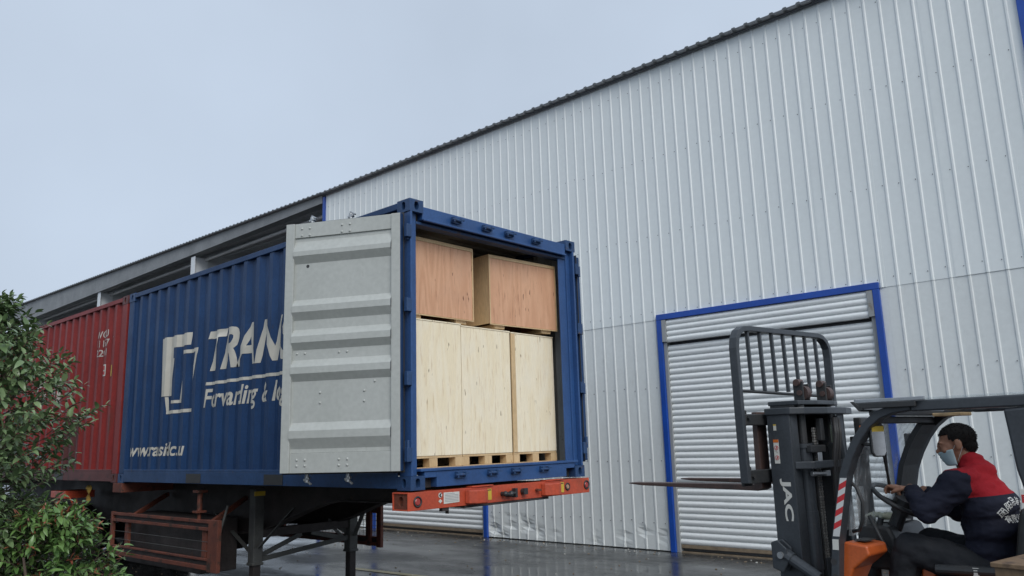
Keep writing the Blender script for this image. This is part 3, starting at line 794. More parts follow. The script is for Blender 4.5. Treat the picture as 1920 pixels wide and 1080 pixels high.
        for i, x in enumerate((.575, .995, 1.325, 1.75)):
            for z, up in ((CH - .108, 1), (.107, 0)):
                k = MB()
                k.box(x - .055, x - .040, -.040, .006, z - .024, z + .024); k.box(x + .040, x + .055, -.040, .006, z - .024, z + .024)
                k.box(x - .05, x + .05, -.012, .006, z - .03, z + .03)
                k.cyl((x - .075, -.03, z), (x + .035, -.03, z), .012, 8); k.box(x + .035, x + .085, -.042, -.02, z + .004, z + .018)
                k.build('lock_keeper', M['blue_dirty'], root)
    return root, near

def corr_paint(bm, name, mat, parent, y_left, z_low, ph, lift=.0035):
    """flat artwork (u to the viewer's right, v up) laid on the corrugated near side"""
    us = [v.co.x for v in bm.verts]
    ya, yb = y_left - max(us), y_left - min(us)
    for yv in corr_breaks(ya, yb, ph):
        bmesh.ops.bisect_plane(bm, geom=bm.verts[:] + bm.edges[:] + bm.faces[:], plane_co=(y_left - yv, 0, 0), plane_no=(1, 0, 0), dist=1e-6)
    def fn(u, v):
        yv = y_left - u
        return (.010 + .036 * corr(yv, ph) - lift, yv, z_low + v - ZB)
    for v in bm.verts: v.co = Vector(fn(v.co.x, v.co.y))
    me = bpy.data.meshes.new(name); bm.to_mesh(me); bm.free(); me.materials.append(mat)
    o = bpy.data.objects.new(name, me); COL.objects.link(o); o.parent = parent
    return o

PHB, PHR = .085, .10
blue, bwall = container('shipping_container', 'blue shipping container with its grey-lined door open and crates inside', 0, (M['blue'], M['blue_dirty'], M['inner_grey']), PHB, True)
red, rwall = container('shipping_container', 'weathered red shipping container behind the blue one, partly hidden by leaves', CL + .062, (M['red'], M['red_dark'], M['inner_grey']), PHR, False)

# white artwork on the blue side
corr_paint(text_fit('TRANSIT', 2.46, .485, shear=.30, bold=.026), 'lettering', M['letter_white'], bwall, 3.70, 2.735, PHB)
corr_paint(poly_bm([[(0, 0), (2.75, 0), (2.76, .035), (.01, .035)]]), 'underline', M['letter_white'], bwall, 3.72, 2.575, PHB)
corr_paint(text_fit('Forwarding & logistics', 2.28, .285, shear=.22, bold=.02), 'lettering', M['letter_white'], bwall, 3.745, 2.245, PHB)
corr_paint(text_fit('www.transitllc.ru', 1.52, .17, shear=.22, bold=.02), 'lettering', M['letter_white'], bwall, 5.74, 1.765, PHB)
# emblem: a solid hooked bar and a thin offset frame
F = lambda y, z: (5.05 - y, z - 2.28)
corr_paint(poly_bm([[F(5.01, 3.27), F(4.18, 3.27), F(4.20, 3.115), F(4.60, 3.115), F(4.63, 3.05), F(4.66, 2.51), F(4.96, 2.51)],
                    [F(4.40, 3.055), F(3.96, 3.055), F(3.965, 3.01), F(4.40, 3.01)], [F(4.015, 3.011), F(3.965, 3.011), F(4.09, 2.50), F(4.115, 2.50)],
                    [F(4.62, 2.98), F(4.57, 2.98), F(4.64, 2.449), F(4.68, 2.449)], [F(4.68, 2.448), F(4.40, 2.448), F(4.40, 2.41), F(4.68, 2.41)], [F(4.44, 2.449), F(4.40, 2.449), F(4.36, 2.80), F(4.38, 2.80)],
                    [F(4.80, 2.50), F(4.75, 2.50), F(4.72, 2.327), F(4.77, 2.327)], [F(4.77, 2.326), F(4.07, 2.326), F(4.07, 2.285), F(4.77, 2.285)]]),
           'emblem', M['letter_white'], bwall, 5.05, 2.28, PHB)
oy = CL + .062
corr_paint(text_fit('WCLU', .40, .105, bold=.016), 'lettering', M['dull_white'], rwall, 7.16 - oy, 3.50, PHR)
corr_paint(text_fit('111567', .40, .105, bold=.016), 'lettering', M['dull_white'], rwall, 7.14 - oy, 3.365, PHR)
corr_paint(text_fit('7', .06, .105, bold=.016), 'lettering', M['dull_white'], rwall, 6.62 - oy, 3.375, PHR)
corr_paint(text_fit('22G1', .38, .105, bold=.016), 'lettering', M['dull_white'], rwall, 7.16 - oy, 3.225, PHR)
corr_paint(poly_bm([[(0, 0), (.16, 0), (.16, .17), (0, .17)]]), 'sticker', M['sticker_white'], rwall, 6.93 - oy, 2.925, PHR)
corr_paint(poly_bm([[(.02, .02), (.075, .02), (.075, .07), (.02, .07)], [(.09, .02), (.14, .02), (.14, .07), (.09, .07)], [(.03, .09), (.13, .09), (.13, .15), (.03, .15)]]), 'print', M['ink_red'], rwall, 6.93 - oy, 2.925, PHR, .0065)
corr_paint(poly_bm([[(0, 0), (.12, 0), (.12, .16), (0, .16)]]), 'sticker', M['sticker_yellow'], rwall, 6.66 - oy, 2.905, PHR)
corr_paint(poly_bm([[(.03, .03), (.09, .03), (.06, .06)], [(.03, .09), (.09, .09), (.06, .13)]]), 'print', M['ink'], rwall, 6.66 - oy, 2.905, PHR, .0065)
corr_paint(text_fit('GHI', 1.1, .42, bold=.03), 'lettering', M['dull_white'], rwall, 9.70 - oy, 2.62, PHR)
corr_paint(poly_bm([[(0, 0), (.62, 0), (.60, .78), (.05, .80)]]), 'repair_patch', M['red_dark'], rwall, 8.25 - oy, 1.61, PHR)

# ---- doors of the blue container: left one swung back past the side, right one folded flat
def door(name_parent, loc, rz, mirror=False):
    d = bpy.data.objects.new('door', None); COL.objects.link(d); d.parent = name_parent; d.location = loc; d.rotation_euler = (0, 0, rz)
    W_, H0, H1 = 1.165, .165, 2.445                     # local: +x from hinge to free edge, -y is the inside face we see
    def s(x): return x
    for xa, xb in ((.012, .100), (W_ - .088, W_ - .002)):
        fr = MB(); fr.box(xa, xb, -.010, .040, H0, H1); fr.build('door_stile', M['door_grey'], d, bevel=.004)
    for za, zb_ in ((H1 - .137, H1), (H0, H0 + .172)):
        tr = MB(); tr.box(.1005, W_ - .0885, .006, .040, za, zb_); tr.build('door_rail', M['door_grey'], d, bevel=.003)
    z0 = H1 - 2.279; Z = lambda v: v - 1.592 + H0
    prof = [(.020, Z(3.734)), (.020, Z(3.700))]
    for a, b_, c, e in ((3.697, 3.599, 3.556, 3.486), (3.145, 3.085, 3.028, 2.954), (2.868, 2.806, 2.748, 2.681), (2.59, 2.525, 2.466, 2.397), (2.03, 1.96, 1.894, 1.80)):
        prof += [(.020, Z(a)), (-.022, Z(b_)), (-.022, Z(c)), (.020, Z(e))]
    prof.append((.020, Z(1.766)))
    m = MB(); n = len(prof)
    for x in (.0995, W_ - .0875):
        for yv, z in prof: m.v.append((x, yv, z))
    for j in range(n - 1): m.f.append([j, n + j, n + j + 1, j + 1]); m.mi.append(0)
    o0 = len(m.v)
    for x in (.0995, W_ - .0875):
        for yv, z in prof: m.v.append((x, yv + .004, z))
    for j in range(n - 1): m.f.append([o0 + j, o0 + j + 1, o0 + n + j + 1, o0 + n + j]); m.mi.append(1)
    m.build('door_panel', [M['door_grey'], M['blue']], d, fix=False)
    gk = MB(); gk.box(-.004, W_ + .006, .041, .052, H0 - .012, H1 + .014)
    gk.build('gasket', M['rubber'], d, bevel=.003)
    bl = MB(); bl.box(.002, .0118, -.012, .039, H0 + .004, H1 - .004); bl.build('edge_strip', M['blue'], d, bevel=.003)
    ok = MB(); ok.box(.006, W_ - .006, .053, .060, H0, H1); ok.build('outer_skin', M['blue'], d)
    bo = MB()
    for (u, zz) in [(.16, 1.655), (.24, 1.655), (.57, 1.655), (.65, 1.655), (.16, 1.705), (.24, 1.705), (.57, 1.705), (.65, 1.705),
                    (.16, 3.755), (.24, 3.755), (.57, 3.755), (.65, 3.755), (.16, 3.82), (.24, 3.82), (.57, 3.82), (.65, 3.82),
                    ]:
        x = W_ - u; bo.ball((x, .006, Z(zz)), .012, 8, (1, .8, 1))
    for (u, zz) in [(.13, 2.65), (.21, 2.65), (.55, 2.645), (.63, 2.645), (.37, 2.20), (.37, 2.29), (.80, 2.20), (.80, 2.29), (.90, 2.37)]:
        bo.ball((W_ - u, .020, Z(zz)), .012, 8, (1, .8, 1))
    ho_ = MB(); ho_.cyl((W_ - .22, .0185, Z(3.46)), (W_ - .22, .0205, Z(3.46)), .016, 12); ho_.build('drain_hole', M['ink'], d)
    tag(bo.build('bolts', M['door_grey'], d, smooth=True), kind='stuff')
    for x in (W_ - .22, W_ - .62):
        rd = MB(); rd.cyl((x, .085, H0 - .05), (x, .085, H1 + .05), .017, 10); rd.build('lock_rod', M['steel'], d, smooth=False)
        for zz, sg in ((H1 + .045, 1), (H0 - .055, -1)):
            k = MB(); k.obox((x, .085, zz), (.055, .04, .022), (0, .35, 0)); k.cyl((x, .085, zz - .03), (x, .085, zz + .03), .021, 8)
            k.obox((x - .02, .08, zz + .028 * sg), (.075, .022, .014), (0, -.5, .4))
            k.build('lock_cam', M['steel'], d, bevel=.003)
    for zz in (.36, .94, 1.60, 2.26):
        h = MB(); h.box(-.045, .05, .055, .075, zz - .055, zz + .055); h.cyl((-.035, .052, zz - .06), (-.035, .052, zz + .06), .017, 8)
        h.build('hinge', M['blue_dirty'], d, bevel=.003)
    return d
ux, uy = -.455, .890
ld = door(blue, (-.062, .038, 0), math.atan2(uy, ux)); ld.scale = (1, -1, 1)
rd = door(blue, (CW + .030, .040, 0), math.radians(92)); rd.location = (CW + .125, .05, 0)
for z in (.30, .95, 1.60, 2.28):                    # hinge lugs on the left rear post
    lg = MB(); lg.box(-.045, .012, -.012, .03, z - .06, z + .06); lg.build('hinge_lug', M['blue_dirty'], blue, bevel=.004)
    lg = MB(); lg.box(CW - .012, CW + .045, -.012, .03, z - .06, z + .06); lg.build('hinge_lug', M['blue_dirty'], blue, bevel=.004)

# ================================================================== crates in the container
FLZ = ZB + .160
def crate(label, x0, x1, y0, depth, z0, z1, skin, yaw=0, pallet=True, batten_left=False, batten=False):
    w, h = x1 - x0, z1 - z0
    c = thing('wooden_crate', label, 'crate', (x0, y0, z0), yaw, 'wooden crates loaded in the blue container')
    pb = .118 if pallet else .045
    t = .012
    fp = MB()
    if batten_left:
        fp.box(.060, w, 0, t, pb + .002, h)
        bt = MB(); bt.box(0, .059, -.003, t + .02, pb, h); bt.build('batten', M['pine'], c, bevel=.002)
    else: fp.box(0, w, 0, t, pb + .002, h)
    fp.build('front_panel', skin, c, bevel=.0015)
    sd_ = MB(); sd_.box(0, t, t + .001, depth, pb + .002, h); sd_.build('side_panel', M['pine'] if batten else skin, c, bevel=.0015)
    sd_ = MB(); sd_.box(w - t, w, t + .001, depth, pb + .002, h); sd_.build('side_panel', skin, c, bevel=.0015)
    bk = MB(); bk.box(t + .001, w - t - .001, depth - t, depth, pb + .002, h - t - .001); bk.build('back_panel', skin, c)
    tp = MB(); tp.box(-.004, w + .004, -.005, depth, h + .001, h + .013); tp.build('lid', M['pine'] if batten else skin, c, bevel=.0015)
    if batten:                                     # edge battens that show as a pale frame
        for a, b_, p, q in ((-.004, w + .004, h - .022, h), (-.004, .012, pb, h - .0225), (w - .012, w + .004, pb, h - .0225), (-.004, w + .004, pb - .012, pb - .001)):
            e = MB(); e.box(a, b_, -.007, -.001, p, q); e.build('batten', M['pine'], c)
    if pallet:
        q = MB(); q.box(0, w, .004, depth, pb - .020, pb); q.build('deck_board', M['pine'], c, bevel=.002)
        for yy in (.004, depth - .10):
            q = MB(); q.box(0, w, yy, yy + .09, .001, .018); q.build('bottom_board', M['pine'], c, bevel=.002)
            for xx in (0, w / 2 - .05, w - .09):
                q = MB(); q.box(xx, xx + .09 + (.01 if xx else 0), yy, yy + .09, .0185, pb - .0205); q.build('block', M['pine'], c, bevel=.003)
    else:
        for xx in (.08, w - .22):
            q = MB(); q.box(xx, xx + .14, .02, depth - .05, .001, pb); q.build('skid', M['pine'], c, bevel=.002)
    return c
TOPZ = 2.948
crate('tall pale plywood crate at left of the bottom row in the blue container', .10, .830, .22, 1.1, FLZ, TOPZ, M['ply'])
crate('middle pale plywood crate of the bottom row with yellowish patches', .845, 1.546, .228, 1.1, FLZ, TOPZ - .012, M['ply'])
crate('pale plywood crate at right of the bottom row with a brown batten', 1.560, 2.245, .22, 1.1, FLZ, TOPZ - .02, M['ply'], batten_left=True)
crate('reddish plywood crate on top at left in the blue container', .12, 1.015, .225, 1.0, TOPZ + .016, 3.735, M['ply_red'], pallet=False, batten=True)
crate('reddish plywood crate on top at right, turned askew in the container', 1.265, 2.255, .235, 1.0, TOPZ + .016, 3.722, M['ply_red'], R(-4.5), pallet=False, batten=True)

# ================================================================== semi-trailer under the containers
tr = thing('semi_trailer', 'orange-fronted skeletal container trailer parked on its landing legs', 'trailer', (0, 0, 0))
bx = MB()                                          # front bumper beam: open-ended box section
x0, x1, y0, y1, z0, z1 = -.050, 2.478, -.022, .185, 1.262, 1.414
bx.box(x0, x1, y0, y0 + .012, z0, z1); bx.box(x0, x1, y1 - .012, y1, z0, z1)
bx.box(x0, x1, y0 + .0125, y1 - .0125, z1 - .012, z1 - .001); bx.box(x0, x1, y0 + .0125, y1 - .0125, z0 + .001, z0 + .012)
bumper = bx.build('bumper_beam', M['orange'], tr, bevel=.003)
pl = MB()
pl.holeplate((x0 + .012, y1 - .013, z0 + .013), (0, -1, 0), (0, 0, 1), (-1, 0, 0), y1 - y0 - .026, z1 - z0 - .026, .032, .042, .03)
pl.build('end_plate', M['rust'], bumper, fix=False)
for a in (.70, 1.75):
    tp = MB(); tp.box(a, a + .28, -.034, .05, z1 + .0005, z1 + .012); tp.build('top_plate', M['orange'], bumper, bevel=.003)
lo = MB(); lo.box(.62, 1.80, -.016, .18, z0 - .022, z0 - .001); lo.build('lower_lip', M['chassis_dark'], bumper, bevel=.004)
br = MB(); br.box(.35, .43, -.01, .03, z0 - .030, z0 - .001); br.box(.424, .430, -.01, .03, z0 - .055, z0 - .030); br.build('bracket', M['chassis_dark'], bumper)
for xx, mt, rr in ((.055, 'lens_red', .040), (2.425, 'lens_red', .040), (2.10, 'lens_amber', .032)):
    q = MB(); q.ring((xx, y0 - .004, 1.338 - (.004 if xx < 1 else -.004)), (0, 1, 0), rr, .008, 24, 6); q.build('lamp_ring', M['fork_dark'], bumper, smooth=True)
    q = MB(); q.cyl((xx, y0 - .001, 1.338 - (.004 if xx < 1 else -.004)), (xx, y0 - .010, 1.338 - (.004 if xx < 1 else -.004)), rr - .006, 20, rr * .6); q.build('lamp_lens', M[mt], bumper, smooth=False)
for xx in (.80, 1.86):                             # tow-hook brackets: tongue plates standing out of the beam
    q = MB()
    pts = [(-.30, 0), (-.28, -.055), (-.20, -.120), (-.08, -.145), (0, -.135), (.035, -.10), (.045, -.03), (.045, 0)]
    q.prism([(xx + a * .62, y0 + b_ * .85 - .001) for a, b_ in pts], 2, z0 + .015, z1 - .018)
    q.build('tow_bracket', M['orange'], bumper, bevel=.010, seg=3)
def flat(poly, mat, name, par, yv=y0 - .0025):
    m = MB(); m.prism(poly, 1, yv - .001, yv); return m.build(name, mat, par)
def disc(cx, cz, r, mat, name, par, yv=y0 - .0025): return flat([(cx + r * math.cos(2 * math.pi * i / 20), cz + r * math.sin(2 * math.pi * i / 20)) for i in range(20)], mat, name, par, yv)
disc(.315, 1.372, .022, M['sticker_white'], 'sticker', bumper)
flat([(.30, 1.372), (.312, 1.388), (.333, 1.388), (.318, 1.372), (.333, 1.356), (.312, 1.356)], M['ink'], 'print', bumper, y0 - .0042)
flat([(.292, 1.322), (.315, 1.340), (.338, 1.322), (.315, 1.304)], M['sticker_white'], 'sticker', bumper)
flat([(.355, 1.295), (.545, 1.300), (.545, 1.390), (.355, 1.392)], M['sticker_white'], 'rating_plate', bumper)
for k in range(6):
    flat([(.368, 1.377 - k * .013), (.368 + (.165 if k else .12), 1.377 - k * .013), (.368 + (.165 if k else .12), 1.381 - k * .013), (.368, 1.381 - k * .013)], M['guide'], 'print', bumper, y0 - .0042)
for xx in (.905, 1.985):
    flat([(xx, 1.29), (xx + .055, 1.29), (xx + .055, 1.39), (xx, 1.39)], M['sticker_yellow'], 'sticker', bumper)
    flat([(xx + .008, 1.375), (xx + .047, 1.375), (xx + .047, 1.383), (xx + .008, 1.383)], M['ink'], 'print', bumper, y0 - .0042)
gh = MB()                                          # air couplings and sockets
gh.cyl((1.10, y0, 1.335), (1.10, y0 - .05, 1.335), .020, 10); gh.ball((1.10, y0 - .05, 1.335), .026, 10); gh.cyl((1.08, y0 - .05, 1.335), (1.16, y0 - .06, 1.325), .016, 8)
gh.cyl((1.17, y0, 1.325), (1.17, y0 - .055, 1.325), .024, 12); gh.ball((1.175, y0 - .055, 1.33), .030, 10); gh.cyl((1.175, y0 - .05, 1.33), (1.235, y0 - .055, 1.335), .014, 8)
gh.obox((1.245, y0 - .04, 1.335), (.03, .05, .085)); gh.build('air_coupling', M['fork_dark'], bumper, bevel=.003)
gh = MB(); gh.cyl((1.395, y0, 1.338), (1.395, y0 - .04, 1.338), .030, 14); gh.obox((1.395, y0 - .045, 1.34), (.055, .015, .06)); gh.build('trailer_socket', M['fork_dark'], bumper, bevel=.003)
gh = MB(); gh.cyl((1.60, y0, 1.338), (1.60, y0 - .03, 1.338), .014, 10); gh.obox((1.61, y0 - .035, 1.338), (.05, .02, .022)); gh.build('socket_plug', M['rust'], bumper, bevel=.002)
# main beams with gooseneck
for xx in (.70, 1.74):
    m = MB()
    poly = [(.187, 1.275), (1.95, 1.255), (2.25, 1.215), (2.65, 1.11), (3.05, .985), (3.45, .88), (3.85, .83), (13.0, .83), (13.0, 1.40), (.187, 1.40)]
    m.prism(poly, 0, xx - .006, xx + .006)
    m.build('main_beam', M['chassis_dark'], tr)
    fl = MB()
    low = poly[:8]
    for (a, za), (b_, zb_) in zip(low[:-1], low[1:]): fl.bar((xx, a, za - .008), (xx, b_ + .004, zb_ - .008), .15, .014)
    fl.box(xx - .075, xx + .075, .19, 13.0, 1.401, 1.413)
    fl.build('beam_flange', M['chassis_dark'], tr)
for yy in (.9, 1.8, 2.7, 3.75, 4.7, 5.4, 6.6, 7.6, 8.6, 9.6, 10.6, 11.6, 12.4):
    m = MB(); zt = 1.36; zl = 1.20 if yy > 2 else 1.285
    m.box(.708, 1.732, yy - .05, yy + .05, zl - .02, zt - .02)
    m.build('cross_member', M['chassis_dark'] if yy > 1 else M['rust'], tr, bevel=.004)
for yy in (5.98, 12.15):                            # bolsters with twist locks under the castings
    m = MB(); m.box(-.01, 2.448, yy - .09, yy + .20, 1.30, 1.422); m.build('bolster', M['rust'], tr, bevel=.004)
for xx in (.12, 2.30):
    m = MB(); m.cyl((xx, 3.95, 1.124), (xx, 3.95, 1.331), .03, 10); m.box(xx - .06, xx + .06, 3.88, 4.02, 1.33, 1.36); m.box(xx - .06, xx + .06, 3.89, 4.01, 1.10, 1.125); m.cyl((xx, 3.95, 1.00), (xx, 3.95, 1.1), .022, 8); m.box(xx - .05, xx + .05, 3.9, 4.0, .96, 1.004)
    m.build('twist_lock', M['rust'], tr, bevel=.003)
# landing legs
for xx in (.545, 1.895):
    yy = 3.40
    m = MB(); m.box(xx - .062, xx + .062, yy - .062, yy + .062, .50, 1.36); m.box(xx - .072, xx + .072, yy - .072, yy + .072, .50, .53)
    leg = m.build('landing_leg', M['leg_grey'], tr, bevel=.008)
    m = MB(); m.box(xx - .047, xx + .047, yy - .047, yy + .047, .04, .52); m.build('lower_leg', M['chassis_dark'], leg, bevel=.005)
    m = MB(); m.box(xx - .13, xx + .13, yy - .13, yy + .13, .004, .022); m.prism([(xx - .1, .0225), (xx + .1, .0225), (xx + .05, .10), (xx - .05, .10)], 1, yy - .03, yy + .03); m.build('foot', M['rust'], leg, bevel=.004)
    sx = 1 if xx < 1 else -1
    m = MB(); m.bar((xx, yy + .08, .62), (xx, 4.35, 1.05), .05, .012); m.bar((xx, yy - .08, .70), (xx + sx * .16, yy - .55, 1.15), .05, .012); m.build('leg_brace', M['leg_grey'], leg)
m = MB(); m.box(.61, 1.83, 3.36, 3.44, .80, .90); m.build('leg_cross_beam', M['chassis_dark'], tr, bevel=.004)
for a, b_ in (((.62, 3.40, .60), (1.16, 3.40, .79)), ((1.83, 3.40, .66), (1.30, 3.40, .795)), ((.62, 3.38, .56), (1.84, 3.38, .68)), ((1.55, 3.42, .91), (1.83, 3.42, .75))):
    m = MB(); m.bar(a, b_, .012, .055, (0, 0, 1)); m.build('cross_brace', M['leg_grey'], tr)
m = MB(); m.box(.47, .60, 3.315, 3.337, 1.28, 1.33); m.build('gearbox', M['sticker_yellow'], tr)
m = MB(); m.cyl((.30, 3.62, 1.18), (.24, 3.80, .60), .016, 8); m.cyl((.24, 3.80, .60), (.20, 3.86, .42), .013, 8); m.build('crank_handle', M['leg_grey'], tr, smooth=True)
# side guards
for xx, sgn in ((.03, 1), (2.408, -1)):
    gd = bpy.data.objects.new('side_guard', None); COL.objects.link(gd); gd.parent = tr
    a, b_ = 3.30, 6.16
    for z_lo, z_hi in ((1.005, 1.040), (.925, .960), (.600, .622), (.500, .545)):
        m = MB(); m.box(xx - .02, xx + .02, a + .20, b_, z_lo, z_hi); m.build('rail', M['rust'], gd, bevel=.003)
    for z_lo, z_hi in ((.961, 1.004), (.546, .599)):
        m = MB(); m.box(xx - .004 + .012 * sgn, xx + .004 + .012 * sgn, a + .2, b_, z_lo, z_hi); m.build('web_strip', M['chassis_dark'], gd)
    m = MB(); m.box(xx - .024, xx + .024, a - .02 + (0 if sgn > 0 else .13), a + .199, .485, 1.046); m.build('end_post', M['rust'], gd, bevel=.004)
    m = MB(); m.box(xx - .024, xx + .024, b_ + .001, b_ + .06, .485, 1.046); m.build('end_post', M['rust'], gd, bevel=.004)
    for yy in (3.60, 5.72):
        m = MB(); m.box(xx + sgn * .03 - .02, xx + sgn * .03 + .02, yy, yy + .10, .50, 1.04); m.bar((xx + sgn * .06, yy + .05, .98), (.66 if sgn > 0 else 1.78, yy + .25, 1.24), .05, .05); m.build('stay', M['rust'], gd, bevel=.003)
    wm = MB()
    for z in ((.69, .76, .83, .885) if sgn < 0 else (.70, .80)): wm.cyl((xx + .008 * sgn, a + .2, z), (xx + .008 * sgn, b_, z), .0032, 5)
    for k in range(35 if sgn < 0 else 0): yy = a + .26 + k * .08; wm.cyl((xx + .012 * sgn, yy, .623), (xx + .012 * sgn, yy, .924), .0028, 5)
    tag(wm.build('wire_mesh', M['leg_grey'], gd), kind='stuff')
# spare wheel carrier, axles, wheels
def wheel(c, w, r, par):
    m = MB(); n = 32; prof = [(-w / 2, r * .62), (-w / 2, r * .93), (-w / 2 + .03, r), (w / 2 - .03, r), (w / 2, r * .93), (w / 2, r * .62)]
    for i in range(n):
        t = 2 * math.pi * i / n
        for dx, rr in prof: m.v.append((c[0] + dx, c[1] + rr * math.cos(t), c[2] + rr * math.sin(t)))
    k = len(prof)
    for i in range(n):
        for j in range(k): m.f.append([i * k + j, i * k + (j + 1) % k, ((i + 1) % n) * k + (j + 1) % k, ((i + 1) % n) * k + j]); m.mi.append(0)
    o = m.build('wheel', M['tyre'], par, smooth=True)
    q = MB(); q.cyl((c[0] - w * .35, c[1], c[2]), (c[0] + w * .2, c[1], c[2]), r * .63, 24, r * .4); q.cyl((c[0] - w * .5, c[1], c[2]), (c[0], c[1], c[2]), r * .17, 16); q.build('rim', M['leg_grey'], o)
for yy in (8.9, 10.2, 11.5):
    for xx in (.28, .62, 1.82, 2.16): wheel((xx, yy, .51), .26, .51, tr)
    m = MB(); m.cyl((.3, yy, .51), (2.15, yy, .51), .07, 10); m.build('axle', M['chassis_dark'], tr)
m = MB(); m.box(.16, .62, 3.95, 6.1, .40, 1.02); m.build('shade_tool_box', M['chassis_dark'], tr, bevel=.01)  # enlarged so its dark side stands in for shade behind the guard mesh
m = MB(); m.cyl((1.9, 4.2, .95), (1.9, 5.2, .95), .16, 18); m.build('air_tank', M['chassis_dark'], tr, smooth=False)
wheel((1.22, 5.2, .98), .28, .50, tr)
hs = MB(); pts = []
for i in range(22):
    t = i / 21 * math.pi * 2.6; pts.append((.16 + .03 * math.sin(t * 2), 8.45 + .42 * math.cos(t) * (1 - i * .02), 1.10 + .14 * math.sin(t)))
hs.tube(pts, .013, 7); hs.build('air_hose', M['hose'], tr, smooth=True)
m = MB(); m.box(.06, .50, 8.15, 8.75, 1.16, 1.27); m.build('valve_box', M['orange'], tr, bevel=.01)
rg = MB(); n_ = 6
for i in range(n_ + 1):
    for j in range(4): rg.v.append((.11 + .02 * math.sin(i * 1.7 + j), 7.33 + (j - 1.5) * .05 * (1 - .08 * i) + .01 * math.sin(i * 2), 1.37 - i * .042))
for i in range(n_):
    for j in range(3): rg.f.append([i * 4 + j, i * 4 + j + 1, (i + 1) * 4 + j + 1, (i + 1) * 4 + j]); rg.mi.append(0)
o = rg.build('rag', M['cloth_yellow'], tr, smooth=True); so = o.modifiers.new('s', 'SOLIDIFY'); so.thickness = .006

# ================================================================== forklift
FLOC, FYAW = (.62, -3.38, 0), R(-6)
fk = thing('forklift', 'charcoal and orange forklift truck with raised forks in front of the roller door', 'forklift', FLOC, FYAW)
def ribbon(path, t):
    """outline of a band of width t along a 2-D path"""
    L_, R_ = [], []
    for i, p in enumerate(path):
        a = path[max(i - 1, 0)]; b_ = path[min(i + 1, len(path) - 1)]
        dx, dy = b_[0] - a[0], b_[1] - a[1]; n = math.hypot(dx, dy); nx, ny = -dy / n * t / 2, dx / n * t / 2
        L_.append((p[0] + nx, p[1] + ny)); R_.append((p[0] - nx, p[1] - ny))
    return L_ + R_[::-1]
def band(m, path, t, axis, a, b_):
    """band swept as separate quads (safe for curved outlines)"""
    o = ribbon(path, t); n = len(path); Lp, Rp = o[:n], o[n:][::-1]
    P = {0: lambda u, v, w: (w, u, v), 1: lambda u, v, w: (u, w, v), 2: lambda u, v, w: (u, v, w)}[axis]
    k = len(m.v)
    for i in range(n): m.v += [P(*Lp[i], a), P(*Rp[i], a), P(*Rp[i], b_), P(*Lp[i], b_)]
    for i in range(n - 1):
        for j in range(4):
            m.f.append([k + i * 4 + j, k + i * 4 + (j + 1) % 4, k + (i + 1) * 4 + (j + 1) % 4, k + (i + 1) * 4 + j]); m.mi.append(m.cur)
    m.f += [[k, k + 1, k + 2, k + 3], [k + (n - 1) * 4 + j for j in (3, 2, 1, 0)]]; m.mi += [m.cur] * 2
PIL = [(-.135, .62), (-.145, 1.0), (-.174, 1.232), (-.214, 1.40), (-.256, 1.574), (-.300, 1.675), (-.355, 1.768), (-.415, 1.842), (-.480, 1.893), (-.560, 1.922), (-.66, 1.933)]
for s_ in (-1, 1):
    a, b_ = sorted((s_ * .50, s_ * .415))
    m = MB(); band(m, PIL, .046, 0, a, b_)
    p = m.build('front_pillar', M['fork_grey'], fk, bevel=.006)
    m = MB(); m.box(a, b_, -1.46, -.661, 1.905, 1.962); m.build('roof_side_beam', M['fork_grey'], fk, bevel=.008)
    m = MB(); band(m, [(-1.50, .55), (-1.30, 1.3), (-1.235, 1.62), (-1.215, 1.903)], .24, 0, a, b_); m.build('rear_pillar', M['fork_grey'], fk, bevel=.012)
    if s_ < 0:
        tape = bpy.data.objects.new('warning_tape', None); COL.objects.link(tape); tape.parent = p
        n = 9
        for i in range(n):
            def YZ(t, side):
                z = 1.238 + (1.556 - 1.238) * t; yc = -.180 + (-.256 + .180) * t
                return (yc + (.019 if side else -.019), z + (.0 if side else -.0))
            t0, t1 = i / n, (i + 1) / n; sk = .075
            q = MB(); pts = [YZ(max(0, t0 - 0), 1), YZ(min(1, t0 + sk), 0), YZ(min(1, t1 + sk), 0), YZ(t1, 1)] if i else [YZ(0, 1), YZ(0, 0), YZ(t1 + sk, 0), YZ(t1, 1)]
            pts = [YZ(t0, 1), YZ(t0 + sk if i else 0, 0), YZ(min(1, t1 + sk), 0), YZ(t1, 1)]
            q.prism(pts, 0, -.5022, -.5008); q.build('tape_stripe', M['tape_white' if i % 2 == 0 else 'tape_red'], p)
        bpy.data.objects.remove(tape)
        q = MB(); q.prism([(-.152, 1.165), (-.187, 1.165), (-.191, 1.222), (-.156, 1.222)], 0, -.5022, -.5008); q.build('sticker', M['sticker_white'], p)
        for zz in (1.10, 1.02):
            q = MB(); q.cyl((-.5015, -.150, zz), (-.498, -.150, zz), .018, 14); q.build('bolt_hole', M['ink'], p)
# roof: front header, lip, cross bars
m = MB(); m.box(-.414, .414, -.50, -.40, 1.893, 1.925); m.build('roof_header', M['fork_grey'], fk, bevel=.006)
m = MB(); m.prism([(-.352, 1.972), (-.372, 1.972), (-.425, 1.925), (-.40, 1.915)], 0, -.53, .53); m.box(-.53, -.505, -.70, -.40, 1.93, 1.96); m.build('roof_lip', M['fork_dark'], fk, bevel=.003)
m = MB(); m.box(-.52, -.505, -.745, -.372, 1.961, 1.981); m.box(-.52, .52, -.385, -.373, 1.973, 1.985); m.build('lip_strip', M['steel'], fk, bevel=.003)
for i in range(6):
    yy = -.60 - i * .145
    m = MB(); m.box(-.414, .414, yy - .011, yy + .011, 1.918, 1.958); m.build('roof_bar', M['fork_grey'], fk, bevel=.003)
m = MB(); m.obox((0, -.98, 1.972), (.96, .80, .006)); m.build('roof_cover', M['plastic'], fk)
